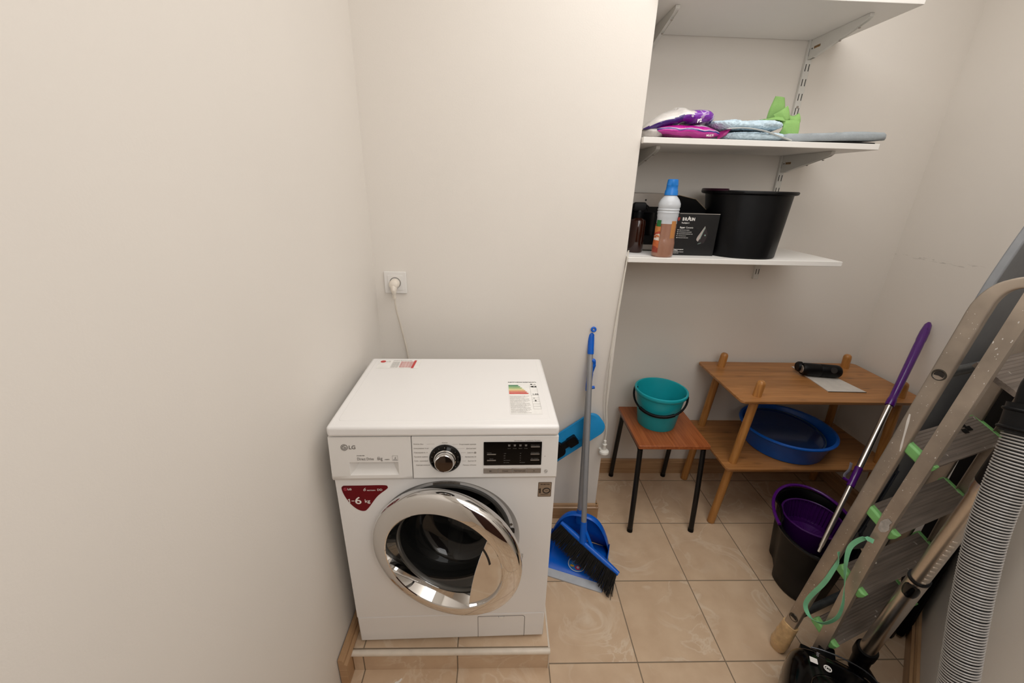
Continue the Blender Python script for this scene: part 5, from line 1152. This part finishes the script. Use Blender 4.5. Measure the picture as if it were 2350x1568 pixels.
# green strap tangled on the ladder
t2 = thing('strap', 'pale green plastic strap looped between the stiles of the step ladder', 'strap', LO, LA)
sp_ = [(-.212, .012, .505), (-.216, .003, .480), (-.222, .004, .44), (-.226, .010, .385), (-.230, .028, .30), (-.232, .026, .262), (-.231, .002, .243), (-.231, -.028, .262), (-.230, -.050, .315), (-.229, -.050, .37), (-.228, -.036, .43), (-.226, -.018, .50), (-.222, -.012, .555), (-.214, -.028, .598), (-.206, -.046, .602)]
pts = spline(sp_, 7); b = MB(); rr = []
for k, p in enumerate(pts):
    tg = (pts[min(k + 1, len(pts) - 1)] - pts[max(k - 1, 0)]).normalized(); u = k / (len(pts) - 1)
    wv = V((math.cos(u * 5.0 + .6) * .5, math.sin(u * 4.2 + .3) * .55, .30)); wv = (wv - tg * wv.dot(tg)).normalized(); nv = tg.cross(wv)
    rr.append([p + wv * a * .0085 + nv * c_ * .0006 for a, c_ in ((-.72, -1), (.72, -1), (.72, 1), (-.72, 1))])
b.rings(rr).build('band', GREENS, t2, smooth=60)
b = MB(); b.tube([(0.085, 0.012, .60), (0.115, 0.010, .585), (0.125, 0.014, .545), (0.118, 0.016, .50)], .006, 8, flat=(.0008, .008, (0, 1, 0))); b.build('band_end', mat('dark_green_strap', '#1f7a5a', .45), t2)

# ------------------------------------------------------------------ grey ironing board upright behind the ladder
t3 = thing('ironing_board', 'grey ironing board with dark tube frame standing upright between the ladder and wall', 'ironing board', LO, LA)
edge = spl2([(0.215, 0.003), (0.21, 0.20), (0.19, 0.28), (0.02, 0.345), (-0.005, 0.42), (0.055, 0.74), (0.155, 1.16), (0.192, 1.29), (0.262, 1.44), (0.33, 1.50), (0.385, 1.46), (0.400, 1.20), (0.385, 0.60), (0.36, 0.003), (0.29, 0.002), (0.215, 0.003)], 6)
BM = axes((0, 0.106, 0.0), (1, 0, 0), (0, -0.010, 1))
b = MB(); b.prism(edge, -0.011, 0.011, BM); b.build('board', BOARDG, t3, bevel=0.004)
FRM = BM @ Mx.Translation((0, 0, 0.018))
for pth in ([(0.000, 0.36), (0.012, 0.46), (0.060, 0.66), (0.078, 0.70), (0.090, 0.69), (0.098, 0.655)], [(0.018, 0.40), (0.025, 0.44), (0.085, 0.66)], [(0.045, 0.42), (0.056, 0.44), (0.11, 0.66)], [(0.012, 0.36), (0.0, 0.405), (0.008, .45)], [(0.066, 0.39), (0.060, .42), (0.066, .445)]):
    b = MB(); b.tube([FRM @ V((x, y, 0)) for x, y in pth], 0.0042, 10); b.build('frame_rod', RODN, t3)
b = MB(); b.text('Vileda', 0.020, FRM @ Mx.Translation((0.062, 0.585, -0.0062)) @ Mx.Rotation(R(-104), 4, 'Z'), thick=.0004); b.build('red_lettering', mat('red_lettering', '#a3212b', 0.4), t3)

# black panel added for the dark shade on the splayed wall behind the ladder
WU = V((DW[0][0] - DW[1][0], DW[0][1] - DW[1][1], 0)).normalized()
t4 = thing('shade_panel', 'black flat panel added as shade in the gap between the step ladder and splayed wall', 'panel', V((DW[1][0], DW[1][1], 0)) + WU * .90 + _n * .036, math.atan2(WU.y, WU.x))
b = MB(); b.prism(rrect(-.222, 0.002, .20, 1.02, .03), 0, .016, axes((0, 0.008, 0), (1, 0, 0), (0, -0.012, 1))); b.build('panel', mat('black_shade_panel', '#0b0a0a', 0.9, var=.2, spec=.1, bump=.2), t4, bevel=.003)
b = MB(); b.tube([(-.20, -.012, .03), (-.20, -.024, .98), (.17, -.024, .98), (.17, -.012, .03)], .006, 10); b.build('shade_panel_tube', BLACKM, t4)

# ------------------------------------------------------------------ vacuum cleaner
vc = thing('vacuum_cleaner', 'black canister vacuum cleaner with steel tube and grey ribbed hose before the right wall', 'vacuum cleaner', (0.742, -0.250, 0), math.atan2(-0.56, 0.83))
# body shape in its own frame: X across, Y towards the back of the room
def vr(y, z, hwid):
    return [(hwid * sx_, y, z) for sx_ in (-1, 1)]
secs = [(-0.19, .085, .03, .10), (-0.175, .112, .02, .15), (-0.10, .128, .015, .195), (0.0, .130, .015, .212), (0.09, .126, .015, .212), (0.150, .114, .02, .200), (0.180, .100, .03, .175), (0.190, .088, .045, .15)]
rr = []
for y, hwid, z0, z1 in secs:
    rg_ = []
    for j in range(32):
        a = 2 * math.pi * j / 32; c, s_ = math.cos(a), math.sin(a)
        rg_.append((hwid * math.copysign(abs(c) ** .62, c), y, (z0 + z1) / 2 + (z1 - z0) / 2 * math.copysign(abs(s_) ** .62, s_)))
    rr.append(rg_)
b = MB(); b.rings(rr).build('body', BLACKG, vc, smooth=60, sub=1)
b = MB(); b.tube(spline([(-.062, .170, .189), (-.03, .174, .195), (.02, .176, .198), (.075, .170, .194), (.108, .140, .186), (.126, .06, .178)], 6), .0022, 8); b.build('trim_line', mat('glossy_edge', '#3a3b3f', .12, .6), vc)
b = MB(); b.rings([[(x * k, y0_ + (y - .0) * k, z) for x, y in rrect(-.075, -.09, .075, .10, .05)] for z, k, y0_ in ((.196, 1, -.02), (.218, .98, -.02), (.224, .9, -.02))]); b.build('dust_lid', BLACKG, vc, smooth=60)
for sx in (-1, 1):
    b = MB(); b.lathe([(0, 0), (.04, 0), (.055, .006), (.055, .014), (.04, .018), (0, .018)], axes((sx * .120, -.06, .055), (0, 1, 0), (0, 0, sx)), 40); b.build('wheel', BLACKM, vc)
b = MB(); b.bb((-.076, .150, .10), (-.020, .216, .138)); b.bb((-.034, .180, .11), (.008, .226, .166)); b.build('parking_clip', BLACKP, vc, bevel=.004)
b = MB()
for x in (-.022, -.010): b.bb((x, .2258, .125), (x + .0016, .2272, .158))
b.build('clip_ribs', SILVER, vc)
VM = lambda x, y, z=.2155: axes((x, y, z), (.35, -.94, 0), (.94, .35, -.05))
b = MB(); b.prism(rrect(-.0095, -.0085, .0095, .0085, .001), 0, .0006, axes((-.062, .112, .2085), (1, .1, 0), (0, 1, -.06))); b.build('white_label', WHITETXT, vc)
b = MB(); b.torus(.0085, .0015, axes((-.030, .104, .2128), (1, 0, 0), (0, 1, -.05)), 26, 6); b.torus(.0042, .0011, axes((-.030, .104, .2128), (1, 0, 0), (0, 1, -.05)), 20, 6, R(20), R(330)); b.build('round_mark', WHITETXT, vc)
b = MB(); b.text('loso', .012, axes((-.052, .150, .2045), (-.1, -1, .06), (1, -.1, 0)), sx=.8); b.build('body_lettering', mat('grey_logo', '#8d8a90', .4), vc)
b = MB(); b.tube(spline([(-.02, -.13, .20), (-.02, -.10, .245), (-.02, .0, .252), (-.02, .03, .235)], 6), .012, 12); b.build('carry_handle', BLACKG, vc)
b = MB(); b.torus(.034, .004, axes((.075, .05, .212), (1, 0, 0), (0, 1, 0)), 30, 8, R(10), R(170)); b.build('pedal', BLACKP, vc)
# floor head parked against the body, telescopic tube, handle and hose (placed in the room's own frame)
TA, TB = V((0.962, -0.078, 0.180)), V((0.745, -0.285, 1.060))
NX = V((0.80, -0.60, 0)); c0 = V((1.00, -0.115, 0))
b = MB(); NM = axes(c0, NX, (0.6, .8, 0)); b.rings([[NM @ V((x * k, y * k, z)) for x, y in rrect(-.140, -.048, .140, .048, .02)] for z, k in ((0.006, 1), (.030, 1), (.044, .86))]); fh = b.build('floor_head', BLACKP, vc, world=True, smooth=50)
b = MB(); b.tube([NM @ V((0, 0, .035)), V((0.972, -0.070, .09)), TA + (TA - TB).normalized() * .02], [.030, .026, .024], 20); b.build('neck', BLACKP, fh, world=True)
TD = (TB - TA).normalized(); TL = (TB - TA).length; TMx = frameZ(TA, TB)
b = MB(); b.lathe([(0, -.05), (.025, -.05), (.0285, -.035), (.0285, .004), (.0245, .010), (0, .010)], TMx, 32); b.build('collar', BLACKP, vc, world=True)
q0 = .455
b = MB(); b.lathe([(0, 0), (.0208, 0), (.0208, q0), (0.0180, q0), (.0180, q0 - .01)], TMx, 40); lt = b.build('lower_tube', BRUSHED, vc, world=True)
b = MB(); b.lathe([(.0180, q0 - .002), (.0216, q0 - .002), (.0216, q0 + .004), (.0180, q0 + .004)], TMx, 40); b.build('tube_seal', BLACKP, lt, world=True)
# the black sliding catch: an oval shell lying on the tube
vd = (V((-0.1819, -0.8701, 1.4843)) - (TA + TD * (q0 - .03))); vd = (vd - TD * vd.dot(TD)).normalized(); sdv = TD.cross(vd)
b = MB(); rows = []
for i in range(11):
    u = i / 10; hh_ = (q0 - .068) + .060 * u; wid = .80 * math.sqrt(max(0, 1 - abs(2 * u - 1) ** 2.6)) + .02
    rows.append([TA + TD * hh_ + (vd * math.cos(wid * (2 * j / 12 - 1)) + sdv * math.sin(wid * (2 * j / 12 - 1))) * (.0212 + .0022 * math.sin(math.pi * j / 12) ** .5 * math.sin(math.pi * u) ** .5) for j in range(13)])
b.rings(rows, False); b.build('catch', BLACKG, lt, world=True, smooth=60, solid=.001)
q1 = .80
b = MB(); b.lathe([(0, q0 - .05), (.0180, q0 - .05), (.0180, q1), (.0205, q1 + .012), (.0205, q1 + .06), (0, q1 + .06)], TMx, 40); ut = b.build('upper_tube', BRUSHED, vc, world=True)
for k in range(11):
    hh_ = q0 + .012 + k * .0185; gd = (vd * .82 + sdv * .57).normalized() if (TD.cross(vd)).x > 0 else (vd * .82 - sdv * .57).normalized()
    b = MB(); b.beam(TA + TD * (hh_ - .003) + gd * .0176, TA + TD * (hh_ + .003) + gd * .0176, .009, .0016, up=gd); b.build('notch', mat('notch_light', '#cfc4b8', .25, .7), ut, world=True, bevel=.0005)
# handle: bends over at the top of the tube towards the hose
hp = spline([TA + TD * (q1 + .04), TA + TD * (q1 + .10), V((0.735, -.300, 1.13)), V((0.705, -.325, 1.19)), V((0.665, -.345, 1.225)), V((0.6094, -0.3625, 1.2318)), V((0.599, -0.3757, 1.1847))], 8)
b = MB(); b.tube(hp, [.021] * 20 + [.019] * (len(hp) - 20), 20); hnd = b.build('handle', BLACKP, vc, world=True)
b = MB(); b.tube([V((0.6026, -0.3712, 1.2007)), V((0.5934, -0.3828, 1.1593))], .0268, 28); b.torus(.0268, .003, frameZ((0.5947, -0.3812, 1.1649), (0.5934, -0.3828, 1.1593)), 32, 8); b.torus(.0268, .003, frameZ((0.6005, -0.3738, 1.1913), (0.5988, -0.3759, 1.1838)), 32, 8); b.build('hose_cuff', BLACKP, hnd, world=True)
for p in ((0.640, -.345, 1.115), (0.648, -.338, 1.075)):
    b = MB(); b.lathe([(0, -.012), (.008, -.010), (.011, 0), (.008, .010), (0, .012)], Mx.Translation(p), 16); b.build('clip_knob', BLACKP, hnd, world=True)
hs = spline([(0.598, -0.377, 1.18), (0.587, -0.391, 1.13), (0.579, -0.401, 1.079), (0.571, -0.414, 1.012), (0.566, -0.432, 0.938), (0.561, -0.453, 0.863), (0.559, -0.474, 0.787), (0.562, -0.488, 0.72), (0.568, -.505, .62), (0.58, -.520, .48), (0.60, -.500, .35), (0.62, -.45, .26), (0.632, -.40, .205)], 26)
# ribs: a dark inner tube with rounded grey rings moulded around it, close together
dense = []
for a_, c_ in zip(hs, hs[1:]):
    for k in range(4): dense.append(a_.lerp(c_, k / 4))
b = MB(); b.tube(dense[::3] + [dense[-1]], .0196, 28); hose = b.build('hose', mat('hose_groove', '#151515', .6), vc, world=True, smooth=180)
HOSE = mat('grey_ribbed_plastic', '#a3a09d', .3, .2, var=.03, coat=.2)
pitch = .0047; acc = 0; nxt = .012; b = MB(); n_rib = 0
for a_, c_ in zip(dense, dense[1:]):
    acc += (c_ - a_).length
    if acc >= nxt:
        b.torus(.0211, .0015, frameZ(a_, c_), 40, 6); nxt += pitch; n_rib += 1
o = b.build('hose_ribs', HOSE, hose, world=True, smooth=180, weld=False); o['kind'] = 'stuff'
